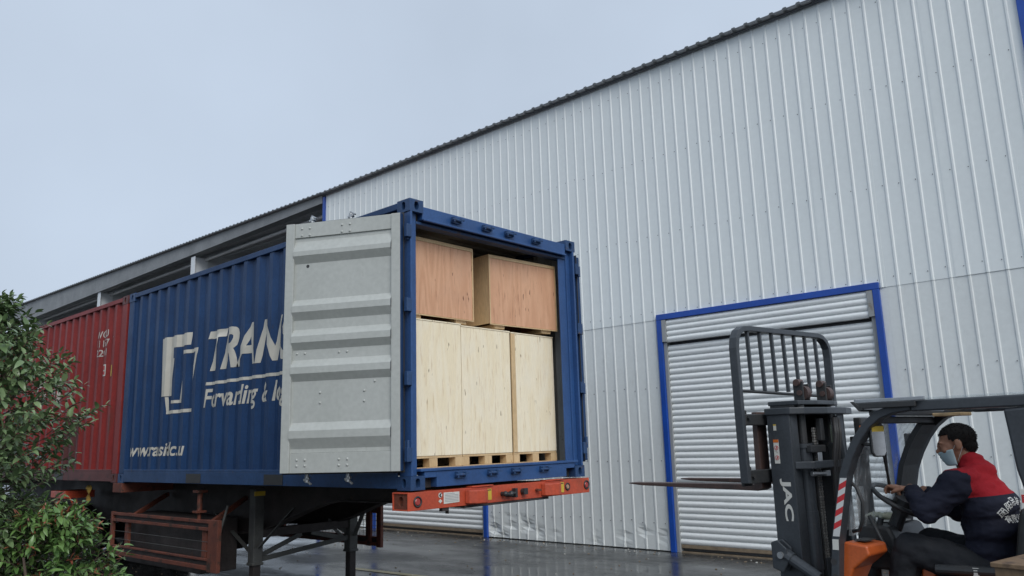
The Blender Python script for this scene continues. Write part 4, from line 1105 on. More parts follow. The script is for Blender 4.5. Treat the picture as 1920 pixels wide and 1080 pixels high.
m = MB(); m.box(.22, .40, -.66, -.50, 1.885, 1.905); m.build('visor_board', M['pine'], fk, bevel=.004)
# windscreen sheet and its frame
ws = MB(); WP = [(-.181, 1.262), (-.221, 1.43), (-.263, 1.60), (-.308, 1.70), (-.362, 1.79), (-.410, 1.845)]
band(ws, WP, .005, 0, -.40, .40); ws.build('windscreen', M['plastic'], fk)
m = MB(); m.box(-.413, .413, -.44, -.405, 1.848, 1.89); m.build('screen_rail', M['fork_dark'], fk, bevel=.008)
m = MB(); band(m, [(-.205, 1.235), (-.247, 1.43), (-.289, 1.60), (-.334, 1.70), (-.388, 1.79), (-.43, 1.845)], .03, 0, .20, .413); m.build('screen_post', M['fork_dark'], fk)
lp = MB(); lp.box(.27, .36, -.345, -.295, 1.70, 1.79); lp.box(.29, .34, -.34, -.30, 1.675, 1.70); lp.build('work_lamp', M['fork_dark'], fk, bevel=.008)
m = MB(); m.prism([(.370, 1.79), (.395, 1.79), (.402, 1.865), (.385, 1.875), (.372, 1.84)], 1, -.405, -.385); m.build('indicator_lamp', M['sticker_orange'], fk, bevel=.006)
# mirror on an arm
mr = MB(); n = 18
mr.prism([(.020 * math.cos(2 * math.pi * i / n) ** 3 * 0 + .045 * max(-1, min(1, 1.3 * math.cos(2 * math.pi * i / n))), 1.760 + .092 * max(-1, min(1, 1.15 * math.sin(2 * math.pi * i / n)))) for i in range(n)], 1, 0, .02)
mo = mr.build('mirror', M['fork_dark'], fk, bevel=.004); mo.rotation_euler = (0, 0, R(-32)); mo.location = (-.43, -.445, 0)
mg = MB(); mg.prism([(.039 * max(-1, min(1, 1.3 * math.cos(2 * math.pi * i / n))), 1.755 + .080 * max(-1, min(1, 1.15 * math.sin(2 * math.pi * i / n)))) for i in range(n)], 1, -.0025, -.0005); mg.build('mirror_glass', M['chrome'], mo)
mg = MB(); mg.box(-.036, .036, -.005, -.003, 1.805, 1.835); mg.build('sticker', M['sticker_yellow'], mo)
m = MB(); m.tube([(-.46, -.36, 1.74), (-.45, -.40, 1.735), (-.44, -.425, 1.74)], .008, 7); m.build('mirror_arm', M['fork_dark'], fk, smooth=True)
for a, b_ in (((-.33, -.43, 1.80), (-.10, -.33, 1.50)), ((-.34, -.42, 1.72), (-.10, -.335, 1.505))):
    m = MB(); m.cyl(a, b_, .007, 6); m.build('wiper_arm', M['fork_dark'], fk)

# ---- mast
for s_ in (-1, 1):
    X = lambda a, b_: sorted((s_ * a, s_ * b_))
    m = MB(); m.box(*X(.36, .345), .115, .268, .10, 1.965); m.box(*X(.344, .262), .115, .13, .10, 1.965); m.box(*X(.344, .262), .250, .268, .10, 1.965)
    rail = m.build('mast_rail', M['fork_grey'], fk, bevel=.004)
    m = MB(); m.box(*X(.255, .243), .135, .30, .14, 2.0); m.box(*X(.242, .18), .135, .15, .14, 2.0); m.box(*X(.242, .18), .285, .30, .14, 2.0); m.build('inner_mast_rail', M['fork_dark'], fk, bevel=.004)
    m = MB(); m.cyl((s_ * .205, .12, .14), (s_ * .205, .12, 1.72), .044, 18); m.cyl((s_ * .205, .12, 1.72), (s_ * .205, .12, 1.745), .052, 18); m.cyl((s_ * .205, .12, 1.0), (s_ * .205, .12, 1.34), .049, 18); cy_ = m.build('lift_cylinder', M['fork_grey'], fk)
    m = MB(); m.cyl((s_ * .205, .12, 1.746), (s_ * .205, .12, 1.98), .026, 14); m.build('cylinder_rod', M['chrome'] if s_ > 0 else M['fork_dark'], cy_)
    if s_ < 0:
        bm = text_fit('JAC', .250, .072, bold=.035)
        bm_to_obj(bm, 'lettering', M['sticker_white'], rail, lambda u, v: (-.3615, .215 - v, 1.540 - u))
        q = MB(); q.box(-.3622, -.3608, .20, .235, 1.63, 1.775); q.build('sticker', M['sticker_white'], rail)
        q = MB(); q.box(-.3634, -.3624, .20, .235, 1.757, 1.775); q.build('sticker_band', M['sticker_orange'], rail)
        for zz in (1.725, 1.665):
            q = MB(); q.ring((-.3630, .2175, zz), (1, 0, 0), .0125, .0013, 18, 5); q.cyl((-.3628, .209, zz + .009), (-.3628, .226, zz - .009), .0013, 5); q.tube([(-.3628, .2175, zz + .007), (-.3628, .214, zz), (-.3628, .2165, zz - .008)], .0018, 5); q.build('pictogram', M['ink_red'], rail)
        q = MB(); q.box(-.3622, -.3608, .207, .226, 1.830, 1.868); q.build('sticker', M['sticker_white'], rail)
        q = MB(); q.box(-.3634, -.3624, .207, .226, 1.860, 1.868); q.build('sticker_band', M['sticker_yellow'], rail)
# chains
for xx in (-.118, -.086):
    ch = MB()
    for k in range(52):
        z = 1.04 + k * .0155
        w = .008 if k % 2 else .012
        ch.box(xx - w, xx + w, .088, .100, z, z + .0125)
    tag(ch.build('lift_chain', M['chain'], fk), kind='stuff')
m = MB(); m.box(-.140, -.064, .076, .086, .30, 1.06); m.build('chain_guard', M['fork_grey'], fk, bevel=.004)
for xx, rr_ in ((-.045, .013), (-.015, .011), (.02, .010)):
    m = MB(); m.tube([(xx, .03, .4), (xx, .028, 1.2), (xx + .01, .02, 1.62), (xx + .03, .0, 1.80), (xx + .06, .02, 1.90)], rr_, 8); m.build('hydraulic_hose', M['rubber'], fk, smooth=True)
m = MB(); m.box(-.145, -.135, .085, .11, .30, 1.75); m.build('hose_guide', M['fork_dark'], fk, bevel=.003)
m = MB(); m.prism([(-.372, .275), (-.372, .10), (-.30, .045), (-.10, -.005), (.15, -.005), (.30, .03), (.372, .08), (.372, .275)], 2, 1.925, 1.966); m.build('top_tie_plate', M['fork_grey'], fk, bevel=.005)
m = MB(); m.prism([(-.26, .31), (-.26, .10), (-.1, .055), (.12, .055), (.26, .10), (.26, .31)], 2, 1.985, 2.012); m.build('inner_tie_plate', M['fork_grey'], fk, bevel=.005)
m = MB(); m.prism([(-.343, .114), (-.30, .035), (-.28, .015), (.14, .015), (.16, .035), (.16, .06), (-.26, .06), (-.30, .114)], 2, 1.595, 1.640); m.build('mid_tie_bar', M['fork_grey'], fk, bevel=.005)
m = MB(); m.bar((.075, .028, 1.915), (.105, .034, 1.645), .035, .03, (0, 1, 0)); m.build('tie_strut', M['fork_grey'], fk, bevel=.004)
m = MB(); m.box(-.24, -.06, .05, .09, 1.69, 1.735); m.box(-.10, -.055, .05, .085, 1.76, 1.90); m.build('anchor_block', M['fork_dark'], fk, bevel=.006)
m = MB()
for k in range(3): m.cyl((-.175 + k * .018, .045, 1.60), (-.175 + k * .018, .045, 1.69), .006, 6)
m.build('anchor_rods', M['steel'], fk)
m = MB(); m.cyl((-.27, .05, 1.565), (-.24, .04, 1.565), .016, 8); m.cyl((-.24, .04, 1.565), (-.13, .035, 1.56), .012, 8); m.box(-.13, -.08, .025, .05, 1.545, 1.58); m.build('hose_fitting', M['steel'], fk, bevel=.002)
for xx in (-.14, .16):
    m = MB(); m.box(xx - .012, xx + .002, .115, .185, 2.0125, 2.135); m.box(xx + .062, xx + .074, .115, .185, 2.0125, 2.12); m.build('roller_bracket', M['fork_dark'], fk, bevel=.006)
    m = MB(); m.cyl((xx + .006, .14, 2.062), (xx + .056, .14, 2.062), .046, 20); m.cyl((xx - .02, .14, 2.062), (xx + .08, .14, 2.062), .018, 12); m.cyl((xx - .03, .15, 2.128), (xx + .03, .15, 2.128), .022, 12); m.build('chain_roller', M['fork_rust'], fk)
m = MB(); m.cyl((.245, -.02, .8), (.245, -.02, 1.78), .05, 16); m.box(.19, .33, -.07, .02, 1.66, 1.74); m.box(.24, .36, -.05, .0, 1.78, 1.90); m.build('hose_reel', M['fork_dark'], fk, bevel=.008)
m = MB(); m.box(.10, .118, -.115, -.10, 1.735, 1.845); m.build('marker_lamp', M['sticker_orange'], fk, bevel=.003)
m = MB(); m.box(.12, .165, -.115, -.095, 1.62, 1.86); m.box(.125, .36, -.12, -.10, 1.70, 1.715); m.box(.125, .36, -.12, -.10, 1.745, 1.755); m.build('lamp_bracket', M['fork_dark'], fk, bevel=.003)
# ---- carriage, forks, backrest
CY = .315
m = MB(); m.box(-.555, .60, CY - .02, CY + .025, 1.515, 1.595); m.build('carriage_bar', M['fork_dark'], fk, bevel=.006)
m = MB(); m.box(-.555, .60, CY - .02, CY + .025, 1.865, 1.935); m.build('carriage_bar', M['fork_dark'], fk, bevel=.006)
for xx in (-.17, .15):
    m = MB(); m.box(xx - .02, xx + .02, .27, CY - .021, 1.50, 1.95); m.build('carriage_plate', M['fork_dark'], fk, bevel=.006)
PB = [(-.578, 1.52), (-.585, 1.75), (-.588, 2.0), (-.590, 2.34), (-.578, 2.40), (-.548, 2.445), (-.50, 2.468), (-.43, 2.475), (.46, 2.490), (.535, 2.480), (.585, 2.450), (.615, 2.405), (.622, 2.34), (.615, 2.0), (.60, 1.70)]
m = MB(); band(m, PB, .034, 1, CY - .030, CY + .025); m.build('backrest_frame', M['fork_grey'], fk, bevel=.004)
for i in range(7):
    xt = -.435 + i * .147; xb = xt + .012
    m = MB(); m.bar((xt, CY - .005, 2.468), (xb, CY - .005, 2.082), .020, .022, (0, 1, 0)); m.build('backrest_bar', M['fork_grey'], fk, bevel=.003)
m = MB(); m.cyl((-.575, CY - .005, 2.078), (.605, CY - .005, 2.060), .010, 8); m.build('backrest_rod', M['fork_dark'], fk)
for s_, xa in ((-1, -.56), (1, .60)):
    m = MB(); xi = xa - s_ * .10
    m.prism([(xa, 1.50), (xa, 1.96), (xi, 1.96), (xi, 1.87), (xa - s_ * .035, 1.84), (xa - s_ * .035, 1.66), (xi, 1.61), (xi, 1.50)], 1, CY + .027, CY + .045)
    m.build('backrest_gusset', M['fork_dark'], fk, bevel=.004)
    m = MB()
    for zz in (1.56, 1.91): m.cyl((xa - s_ * .03, CY - .036, zz), (xa - s_ * .03, CY - .021, zz), .014, 6)
    m.build('gusset_bolts', M['fork_dark'], fk)
for xx in (-.30, .32):
    m = MB(); m.prism([(CY + .026, 1.95), (CY + .026, 1.478), (CY + .06, 1.462), (1.30, 1.478), (1.42, 1.488), (1.42, 1.496), (CY + .085, 1.502), (CY + .066, 1.52), (CY + .06, 1.95)], 0, xx - .055, xx + .055)
    m.build('fork', M['fork_rust'], fk, bevel=.003)
# ---- tilt cylinder
for s_ in (-1, 1):
    xx = s_ * .405
    m = MB(); m.cyl((xx, .155, 1.075), (xx, -.005, .985), .034, 14); m.cyl((xx, .20, 1.10), (xx, .155, 1.075), .04, 12); t_ = m.build('tilt_cylinder', M['fork_grey'], fk)
    m = MB(); m.cyl((xx, -.005, .985), (xx, -.09, .937), .018, 12); m.build('piston_rod', M['chrome'], t_)
    m = MB(); m.cyl((xx, -.09, .937), (xx, -.16, .90), .032, 12); m.build('rod_end', M['fork_grey'], t_)
    for dx in (-.035, .022):
        m = MB(); m.prism([(.268, 1.02), (.268, 1.17), (.225, 1.185), (.17, 1.14), (.165, 1.06), (.20, 1.0)], 0, xx + dx, xx + dx + .014); m.build('clevis', M['fork_grey'], fk, bevel=.006)
    m = MB(); m.cyl((xx - .05, .205, 1.10), (xx + .05, .205, 1.10), .02, 12); m.build('clevis_pin', M['steel'], fk)
# ---- body, cowl, floor, counterweight, wheels
m = MB(); m.prism([(-.19, 1.205), (-.318, 1.190), (-.328, 1.14), (-.28, 1.10), (-.23, 1.06), (-.19, .98), (-.15, .80), (-.12, .80), (-.15, 1.14)], 0, -.44, -.20); m.build('fender', M['fork_orange'], fk, bevel=.012, seg=3)
m = MB(); m.box(-.38, -.26, -.29, -.22, 1.206, 1.212); m.build('grip_pad', M['ink'], fk)
m = MB(); m.prism([(-.19, 1.205), (-.318, 1.190), (-.328, 1.14), (-.28, 1.10), (-.23, 1.06), (-.19, .98), (-.15, .80), (-.12, .80), (-.15, 1.14)], 0, .20, .44); m.build('fender', M['fork_orange'], fk, bevel=.012, seg=3)
m = MB(); m.prism([(-.36, 1.155), (-.42, 1.17), (-.46, 1.10), (-.445, .96), (-.36, .96)], 0, -.16, .12); m.build('cowl_panel', M['fork_orange'], fk, bevel=.01)
m = MB(); m.box(-.16, .10, -.55, -.48, .80, 1.07); m.build('cowl_panel', M['fork_orange'], fk, bevel=.01)
m = MB(); m.prism([(-.12, 1.02), (-.12, 1.235), (-.16, 1.275), (-.31, 1.262), (-.34, 1.20), (-.35, 1.02)], 0, -.13, .34); m.build('dashboard', M['fork_dark'], fk, bevel=.02, seg=3)
m = MB(); m.box(.02, .22, -.30, -.18, 1.274, 1.279); m.build('instrument_panel', M['sticker_white'], fk)
m = MB(); m.cyl((.0, -.25, 1.16), (.0, -.365, 1.395), .045, 14, .035); m.cyl((.0, -.33, 1.33), (.0, -.37, 1.41), .05, 14); m.build('steering_column', M['fork_dark'], fk)
m = MB(); m.tube([(-.05, -.24, 1.30), (-.09, -.22, 1.20), (-.10, -.26, 1.05), (-.12, -.35, .98)], .018, 8); m.tube([(-.2, -.24, 1.33), (-.17, -.30, 1.15), (-.13, -.36, 1.05)], .012, 7); m.tube([(.06, -.27, 1.30), (.07, -.33, 1.12), (.05, -.40, 1.0)], .02, 8); m.build('control_hoses', M['fork_dark'], fk, smooth=True)
SWC, SWN = Vector((.0, -.345, 1.405)), Vector((.0, -.52, .85)).normalized()
m = MB(); m.ring(SWC, SWN, .165, .0140, 30, 9)
for a in (R(20), R(160), R(270)):
    x_ = Vector((1, 0, 0)); y_ = SWN.cross(x_)
    m.cyl(SWC - SWN * .03, SWC + (x_ * math.cos(a) + y_ * math.sin(a)) * .160, .011, 7)
m.cyl(SWC - SWN * .05, SWC + SWN * .004, .038, 14); m.build('steering_wheel', M['fork_dark'], fk, smooth=True)
m = MB(); m.tube([(-.42, -.245, 1.54), (-.425, -.29, 1.50), (-.425, -.315, 1.42), (-.42, -.30, 1.32), (-.415, -.275, 1.27), (-.41, -.235, 1.26)], .010, 8); m.build('grab_handle', M['fork_dark'], fk, smooth=True)
m = MB(); band(m, [(-.215, 1.235), (-.255, 1.42), (-.275, 1.50)], .012, 0, -.414, -.31); m.build('leg_shield', M['plastic'], fk)
m = MB(); m.box(-.46, .46, -.62, -.14, .40, .46); m.build('floor_plate', M['fork_dark'], fk, bevel=.006)
m = MB(); m.prism([(-.62, .46), (-.62, .90), (-.66, .955), (-1.30, .955), (-1.30, .46)], 0, -.46, .46); m.build('hood', M['fork_orange'], fk, bevel=.02, seg=3)
m = MB(); m.prism([(-1.30, .25), (-1.30, .98), (-1.60, .98), (-1.78, .85), (-1.84, .55), (-1.78, .25)], 0, -.50, .50); m.build('counterweight', M['fork_grey'], fk, bevel=.04, seg=3)
m = MB(); m.box(-.40, .40, -1.30, .10, .22, .40); m.build('chassis', M['fork_dark'], fk, bevel=.01)
for xx, yy, rr in ((-.44, .0, .32), (.44, .0, .32), (-.42, -1.45, .25), (.42, -1.45, .25)): wheel((xx, yy, rr), .18, rr, fk)
m = MB(); m.box(-.5022, -.5008, -1.345, -1.118, 1.428, 1.515); pl_ = m.build('sign_plate', M['sticker_white'], fk)
q = MB(); q.box(-.5036, -.5024, -1.345, -1.122, 1.452, 1.490); q.build('sign_band', M['ink_red'], pl_)
for k in range(3):
    q = MB(); q.box(-.5048, -.5038, -1.34, -1.132, 1.459 + k * .010, 1.4625 + k * .010); q.build('print', M['tape_white'], pl_)
q = MB(); q.box(-.5036, -.5024, -1.33, -1.14, 1.498, 1.506); q.build('print', M['ink_red'], pl_)
# seat
m = MB(); m.box(-.235, .235, -1.02, -.56, .956, 1.03); m.build('seat_cushion', M['seat_vinyl'], fk, bevel=.03, seg=3)
m = MB(); band(m, [(-.985, 1.0), (-1.015, 1.15), (-1.045, 1.30), (-1.07, 1.40)], .09, 0, -.24, .24); m.build('seat_back', M['seat_vinyl'], fk, bevel=.03, seg=3)
m = MB(); m.cyl((-.265, -.90, 1.085), (-.265, -.60, 1.075), .026, 12); m.build('armrest', M['fork_dark'], fk, bevel=.004)
m = MB(); m.box(-.285, -.281, -.815, -.785, 1.035, 1.10); m.box(-.29, -.286, -.81, -.79, 1.045, 1.09); m.build('belt_buckle', M['sticker_white'], fk, bevel=.002)

# glove lying on the dashboard
gl = MB()
for i in range(5):
    a = -.8 + i * .38; gl.tube([(.0 + .02 * i, 0, .012), (.03 * math.cos(a) + .02 * i, .05 * math.cos(a), .026 + .008 * (i % 2)), (.055 * math.cos(a) + .02 * i, .085 * math.cos(a) + .012 * math.sin(a * 3), .014)], [.016, .013, .010], 8)
gl.ball((.04, -.02, .02), .05, 12, (1.2, .8, .42)); gl.ball((.04, -.07, .016), .035, 10, (1.1, 1, .45))
go = gl.build('work_glove', M['glove'], None, smooth=True)
fm = Matrix.Translation(FLOC) @ Matrix.Rotation(FYAW, 4, 'Z')
go.location = fm @ Vector((.12, -.225, 1.279)); go.rotation_euler = (0, 0, R(60))
rmd = go.modifiers.new('r', 'REMESH'); rmd.mode = 'VOXEL'; rmd.voxel_size = .004; rmd.use_smooth_shade = True
tag(go, 'crumpled dirty white work glove lying on the forklift dashboard', 'glove')

# ================================================================== driver
def chain(m, pts, n=12):
    """tapered limb: list of (x, y, z, r)"""
    for (a, b_) in zip(pts[:-1], pts[1:]):
        m.cyl(a[:3], b_[:3], a[3], n, b_[3]); 
    for p in pts: m.ball(p[:3], p[3], n)
def ell(m, c, r, rot=(0, 0, 0), n=18):
    o = len(m.v); m.ball((0, 0, 0), 1, n, r); mt = Euler(rot).to_matrix()
    for i in range(o, len(m.v)): m.v[i] = tuple(mt @ Vector(m.v[i]) + Vector(c))
def remeshed(m, name, mat, vox, smooth_it=6, parent=None, noise=None):
    o = m.build(name, mat, None, smooth=True)
    r = o.modifiers.new('r', 'REMESH'); r.mode = 'VOXEL'; r.voxel_size = vox; r.use_smooth_shade = True
    s = o.modifiers.new('s', 'SMOOTH'); s.factor = .5; s.iterations = smooth_it
    dg = bpy.context.evaluated_depsgraph_get(); dg.update()
    me = bpy.data.meshes.new_from_object(o.evaluated_get(dg)); me.name = name
    o.modifiers.clear(); old = o.data; o.data = me; bpy.data.meshes.remove(old)
    me.materials.clear()
    for q in (mat if isinstance(mat, (list, tuple)) else [mat]): me.materials.append(q)
    if noise:
        from mathutils import noise as nz
        nm = [v.normal.copy() for v in me.vertices]
        for v, n_ in zip(me.vertices, nm):
            p = v.co; d = 0
            for (fx, fy, fz, amp) in noise: d += amp * nz.noise((p.x * fx, p.y * fy, p.z * fz))
            v.co = p + n_ * d
    me.polygons.foreach_set('use_smooth', [True] * len(me.polygons)); me.update()
    if parent: o.parent = parent
    return o
HC = Vector((-.015, -.690, 1.722)); HR = Euler((R(-10), R(2), R(24))).to_matrix()      # head: turned a little to the camera, bowed
def H(x, y, z): return tuple(HR @ Vector((x, y, z)) + HC)
def hell(m, c, r, n=18):
    o = len(m.v); m.ball((0, 0, 0), 1, n, r)
    for i in range(o, len(m.v)): m.v[i] = H(m.v[i][0] + c[0], m.v[i][1] + c[1], m.v[i][2] + c[2])
bd = MB()
# head: cranium, face, jaw, brow, nose, cheek, ears, neck
hell(bd, (0, -.018, .030), (.074, .092, .078), 24); hell(bd, (0, .030, -.010), (.062, .058, .078), 22); hell(bd, (0, .040, -.070), (.046, .044, .036), 18)
hell(bd, (0, .074, .020), (.050, .014, .010)); hell(bd, (0, .092, -.022), (.012, .018, .014)); hell(bd, (0, .084, -.002), (.010, .012, .024))
for s_ in (-1, 1):
    hell(bd, (s_ * .036, .060, -.022), (.024, .022, .020)); hell(bd, (s_ * .029, .078, .003), (.013, .008, .007), 12)
    hell(bd, (s_ * .076, -.008, -.004), (.008, .020, .032)); hell(bd, (s_ * .072, .0, -.024), (.008, .012, .012))
nk = H(0, -.02, -.075)
chain(bd, [(0, -.755, 1.50, .060), ((nk[0]) * .6, (nk[1] - .755) / 2 - .005, 1.575, .056), (nk[0], nk[1] + .005, nk[2] + .02, .056)])
SH = {-1: (-.190, -.725, 1.505), 1: (.190, -.72, 1.505)}
EL = {-1: (-.265, -.590, 1.372), 1: (.27, -.56, 1.34)}
WR = {-1: (-.110, -.455, 1.480), 1: (.135, -.430, 1.455)}
TORSO = [((0, -.805, 1.04), (.165, .125, .11)), ((0, -.815, 1.16), (.155, .115, .12)), ((0, -.820, 1.28), (.165, .120, .12)), ((0, -.815, 1.39), (.180, .118, .11)), ((0, -.795, 1.47), (.165, .085, .07))]
for c, r in TORSO: ell(bd, c, r)
for s_ in (-1, 1):
    chain(bd, [(*SH[s_], .062), (*EL[s_], .044), (*WR[s_], .028)])
    chain(bd, [(s_ * .10, -.79, 1.045, .09), (s_ * .165, -.43, 1.155, .066), (s_ * .17, -.36, .80, .050), (s_ * .17, -.34, .50, .036)])
    chain(bd, [(s_ * .17, -.36, .49, .040), (s_ * .18, -.22, .475, .030)])
    # hand closed on the wheel rim: palm and five fingers
    w = Vector(WR[s_]); ctr = SWC + Vector((s_ * .075, .120, .075)) if s_ < 0 else SWC + Vector((.12, .06, .05))
    fwd = (ctr - w).normalized(); sid = fwd.cross(Vector((0, 0, 1))).normalized(); up = sid.cross(fwd)
    pc = w + fwd * .055
    for k in range(4):
        off = (k - 1.5) * .0195
        base = w + fwd * .088 + sid * off + up * .006
        ln = (.040, .046, .043, .033)[k if s_ < 0 else 3 - k]
        kn = base + fwd * ln * .75 + up * .008; mid_ = kn + fwd * ln * .6 - up * .022; tip = mid_ - up * .020 - fwd * .006
        chain(bd, [(*(w + fwd * .03 + sid * off * .7), .013), (*base, .0105), (*kn, .0092), (*mid_, .0085), (*tip, .0075)], 8)
    ell(bd, tuple(pc), (.032, .034, .016), (0, 0, math.atan2(fwd.y, fwd.x) - math.pi / 2), 14)
    tb = w + fwd * .035 - sid * s_ * -.030
    chain(bd, [(*tb, .014), (*(tb + fwd * .035 - sid * s_ * -.018 - up * .012), .011), (*(tb + fwd * .058 - sid * s_ * -.012 - up * .024), .009)], 8)
person = remeshed(bd, 'person', M['skin'], .0052, 3)
person.location = FLOC; person.rotation_euler = (0, 0, FYAW)
tag(person, 'driver in a navy jacket with red shoulders and face mask steering the forklift', 'person')
# jacket
jk = MB()
for c, r in TORSO: ell(jk, c, (r[0] + .024, r[1] + .026, r[2] + .012))
ell(jk, (0, -.80, 1.00), (.185, .145, .06))
chain(jk, [(-.19, -.755, 1.520, .068), (0, -.790, 1.545, .080), (.19, -.750, 1.520, .068)])
ell(jk, (0, -.785, 1.575), (.115, .080, .065))
for s_ in (-1, 1): chain(jk, [(*SH[s_], .094), (*[(a + b_) / 2 for a, b_ in zip(SH[s_], EL[s_])], .076), (*EL[s_], .070), (*[(a * .45 + b_ * .55) for a, b_ in zip(EL[s_], WR[s_])], .058), (*[(a * .12 + b_ * .88) for a, b_ in zip(EL[s_], WR[s_])], .042)])
chain(jk, [(0, -.765, 1.525, .075), (-.003, -.760, 1.585, .074), (-.006, -.755, 1.622, .068)])
jacket = remeshed(jk, 'jacket', M['jacket'], .0085, 5, person, noise=[(9, 9, 26, .012), (24, 24, 50, .005)])
# red yoke: its own faces of the jacket cloth, cut along a sewn line
bm = bmesh.new(); bm.from_mesh(jacket.data)
bmesh.ops.bisect_plane(bm, geom=bm.verts[:] + bm.edges[:] + bm.faces[:], plane_co=(0, -.86, 1.452), plane_no=Vector((0, .10, 1)).normalized(), dist=1e-5)
pn = Vector((0, .10, 1)).normalized()
for f in bm.faces:
    c = f.calc_center_median()
    if (c - Vector((0, -.86, 1.452))).dot(pn) > 0 and not (abs(c.x) > .215) and c.y < -.60: f.material_index = 1
bm.to_mesh(jacket.data); bm.free(); jacket.data.materials.append(M['jacket_red'])
# printing on the back, wrapped on the cloth
tree = BVHTree.FromPolygons([v.co for v in jacket.data.vertices], [p.vertices[:] for p in jacket.data.polygons])
def wrap(bm, name, mat, fn):
    bmesh.ops.subdivide_edges(bm, edges=[e for e in bm.edges if e.calc_length() > .012], cuts=1)
    def g(u, v):
        p = Vector(fn(u, v)); hit = tree.ray_cast(Vector((p.x, -1.4, p.z)), Vector((0, 1, 0)))
        return (hit[0] + Vector((0, -.003, 0))) if hit[0] else Vector((p.x, -.95, p.z))
    return bm_to_obj(bm, name, mat, jacket, g)
word = '团阳吊装搬运'
for i, ch_ in enumerate(word):
    a = R(60) - i * R(120) / 5
    bm = text_fit(ch_, .037, .042, bold=.015); cx_, cz_ = -.035 - .112 * math.sin(a), 1.312 + .112 * math.cos(a)
    wrap(bm, 'lettering', M['tape_white'], lambda u, v, a=a, cx_=cx_, cz_=cz_: (cx_ + (u - .0185) * math.cos(a * .8) - (v - .021) * math.sin(a * .8), 0, cz_ + (u - .0185) * math.sin(a * .8) + (v - .021) * math.cos(a * .8)))
wrap(text_fit('有限公司', .155, .040, bold=.015), 'lettering', M['tape_white'], lambda u, v: (-.112 + u, 0, 1.315 + v))
# trousers
ts = MB()
ell(ts, (0, -.80, 1.02), (.178, .135, .10))
for s_ in (-1, 1):
    chain(ts, [(s_ * .10, -.79, 1.05, .108), (s_ * .14, -.60, 1.115, .100), (s_ * .165, -.43, 1.155, .088), (s_ * .172, -.37, .95, .074), (s_ * .17, -.36, .78, .070), (s_ * .17, -.34, .55, .065)])
remeshed(ts, 'trousers', M['trousers'], .0085, 5, person, noise=[(14, 14, 14, .010), (30, 30, 30, .004)])
for s_ in (-1, 1):
    m = MB(); chain(m, [(s_ * .17, -.37, .50, .05), (s_ * .18, -.20, .495, .042)]); m.box(s_ * .175 - .045, s_ * .175 + .045, -.42, -.16, .461, .49); remeshed(m, 'shoe', M['fork_dark'], .008, 3, person)
# hair cap, eyes, brows, mask
hr = MB()
hell(hr, (0, -.020, .034), (.0775, .0945, .0775), 44)
hell(hr, (0, -.048, -.015), (.064, .056, .052), 36)
keep = MB(); cut = []
for f in hr.f:
    c = sum((Vector(hr.v[i]) for i in f), Vector()) / 4; l = HR.transposed() @ (c - HC)
    line = .060 if l.y > .035 else (.060 - (.035 - l.y) * 1.25 if l.y > -.012 else (-.005 if l.y > -.022 else -.005 - (-.022 - l.y) * 1.6))
    side = l.y > .012 and abs(l.x) > .05
    if l.z > max(line, -.072) - (.018 if side and l.y < .03 else 0): cut.append(f)
keep.v = hr.v; keep.f = cut; keep.mi = [0] * len(cut)
rs = random.Random(3)
for f in list(cut):
    if rs.random() < .9:
        for _ in range(5):
            a_, b_, c_, d_ = (Vector(hr.v[i]) for i in f); p = a_.lerp(b_, rs.random()).lerp(d_.lerp(c_, rs.random()), rs.random())
            l = (p - Vector(H(0, -.02, .01))).normalized(); t_ = Vector((rs.uniform(-1, 1), rs.uniform(-1, 1), rs.uniform(-1, .4)))
            e = p + l * rs.uniform(.002, .005) + t_ * .004; w_ = l.cross(t_).normalized() * .0012
            keep.add([p - w_, p + w_, e], [(0, 1, 2)])
ho = keep.build('hair', M['hair'], person, smooth=False); so = ho.modifiers.new('s', 'SOLIDIFY'); so.thickness = .003; so.offset = 0
for s_ in (-1, 1):
    m = MB(); hell(m, (s_ * .030, .0815, .004), (.0075, .0035, .0035), 10); m.build('eye', M['ink'], person, smooth=True)
    m = MB(); hell(m, (s_ * .030, .083, .020), (.015, .004, .0032), 10); m.build('eyebrow', M['hair'], person, smooth=True)
mk = MB(); nu, nv = 17, 9
for j in range(nv):
    t = j / (nv - 1)
    for i in range(nu):
        a = (i / (nu - 1) - .5) * R(176)
        rx = .066 - .012 * t; ry = .074 + .012 * math.sin(math.pi * (.25 + .6 * t)) - .012 * t
        nose = .014 * math.exp(-(a / .42) ** 2) * (1 - t * .8)
        pleat = .0022 * math.sin(t * math.pi * 7)
        mk.v.append(H(rx * math.sin(a) * 1.06, .020 + (ry - .020 + nose + pleat) * math.cos(a) + .004, -.030 - .074 * t + .012 * math.sin(abs(a)) * (1 - 2 * t) * .6))
for j in range(nv - 1):
    for i in range(nu - 1): mk.f.append([j * nu + i, j * nu + i + 1, (j + 1) * nu + i + 1, (j + 1) * nu + i]); mk.mi.append(0)
mo = mk.build('face_mask', M['mask'], person, smooth=True); so = mo.modifiers.new('s', 'SOLIDIFY'); so.thickness = .003
for s_ in (-1, 1):
    m = MB(); m.tube([H(s_ * .068, .022, -.022), H(s_ * .076, -.002, .012), H(s_ * .080, -.022, .020)], .0012, 5); m.tube([H(s_ * .060, .018, -.088), H(s_ * .074, -.008, -.045), H(s_ * .080, -.024, -.02)], .0012, 5); m.build('mask_loop', M['tape_white'], person)

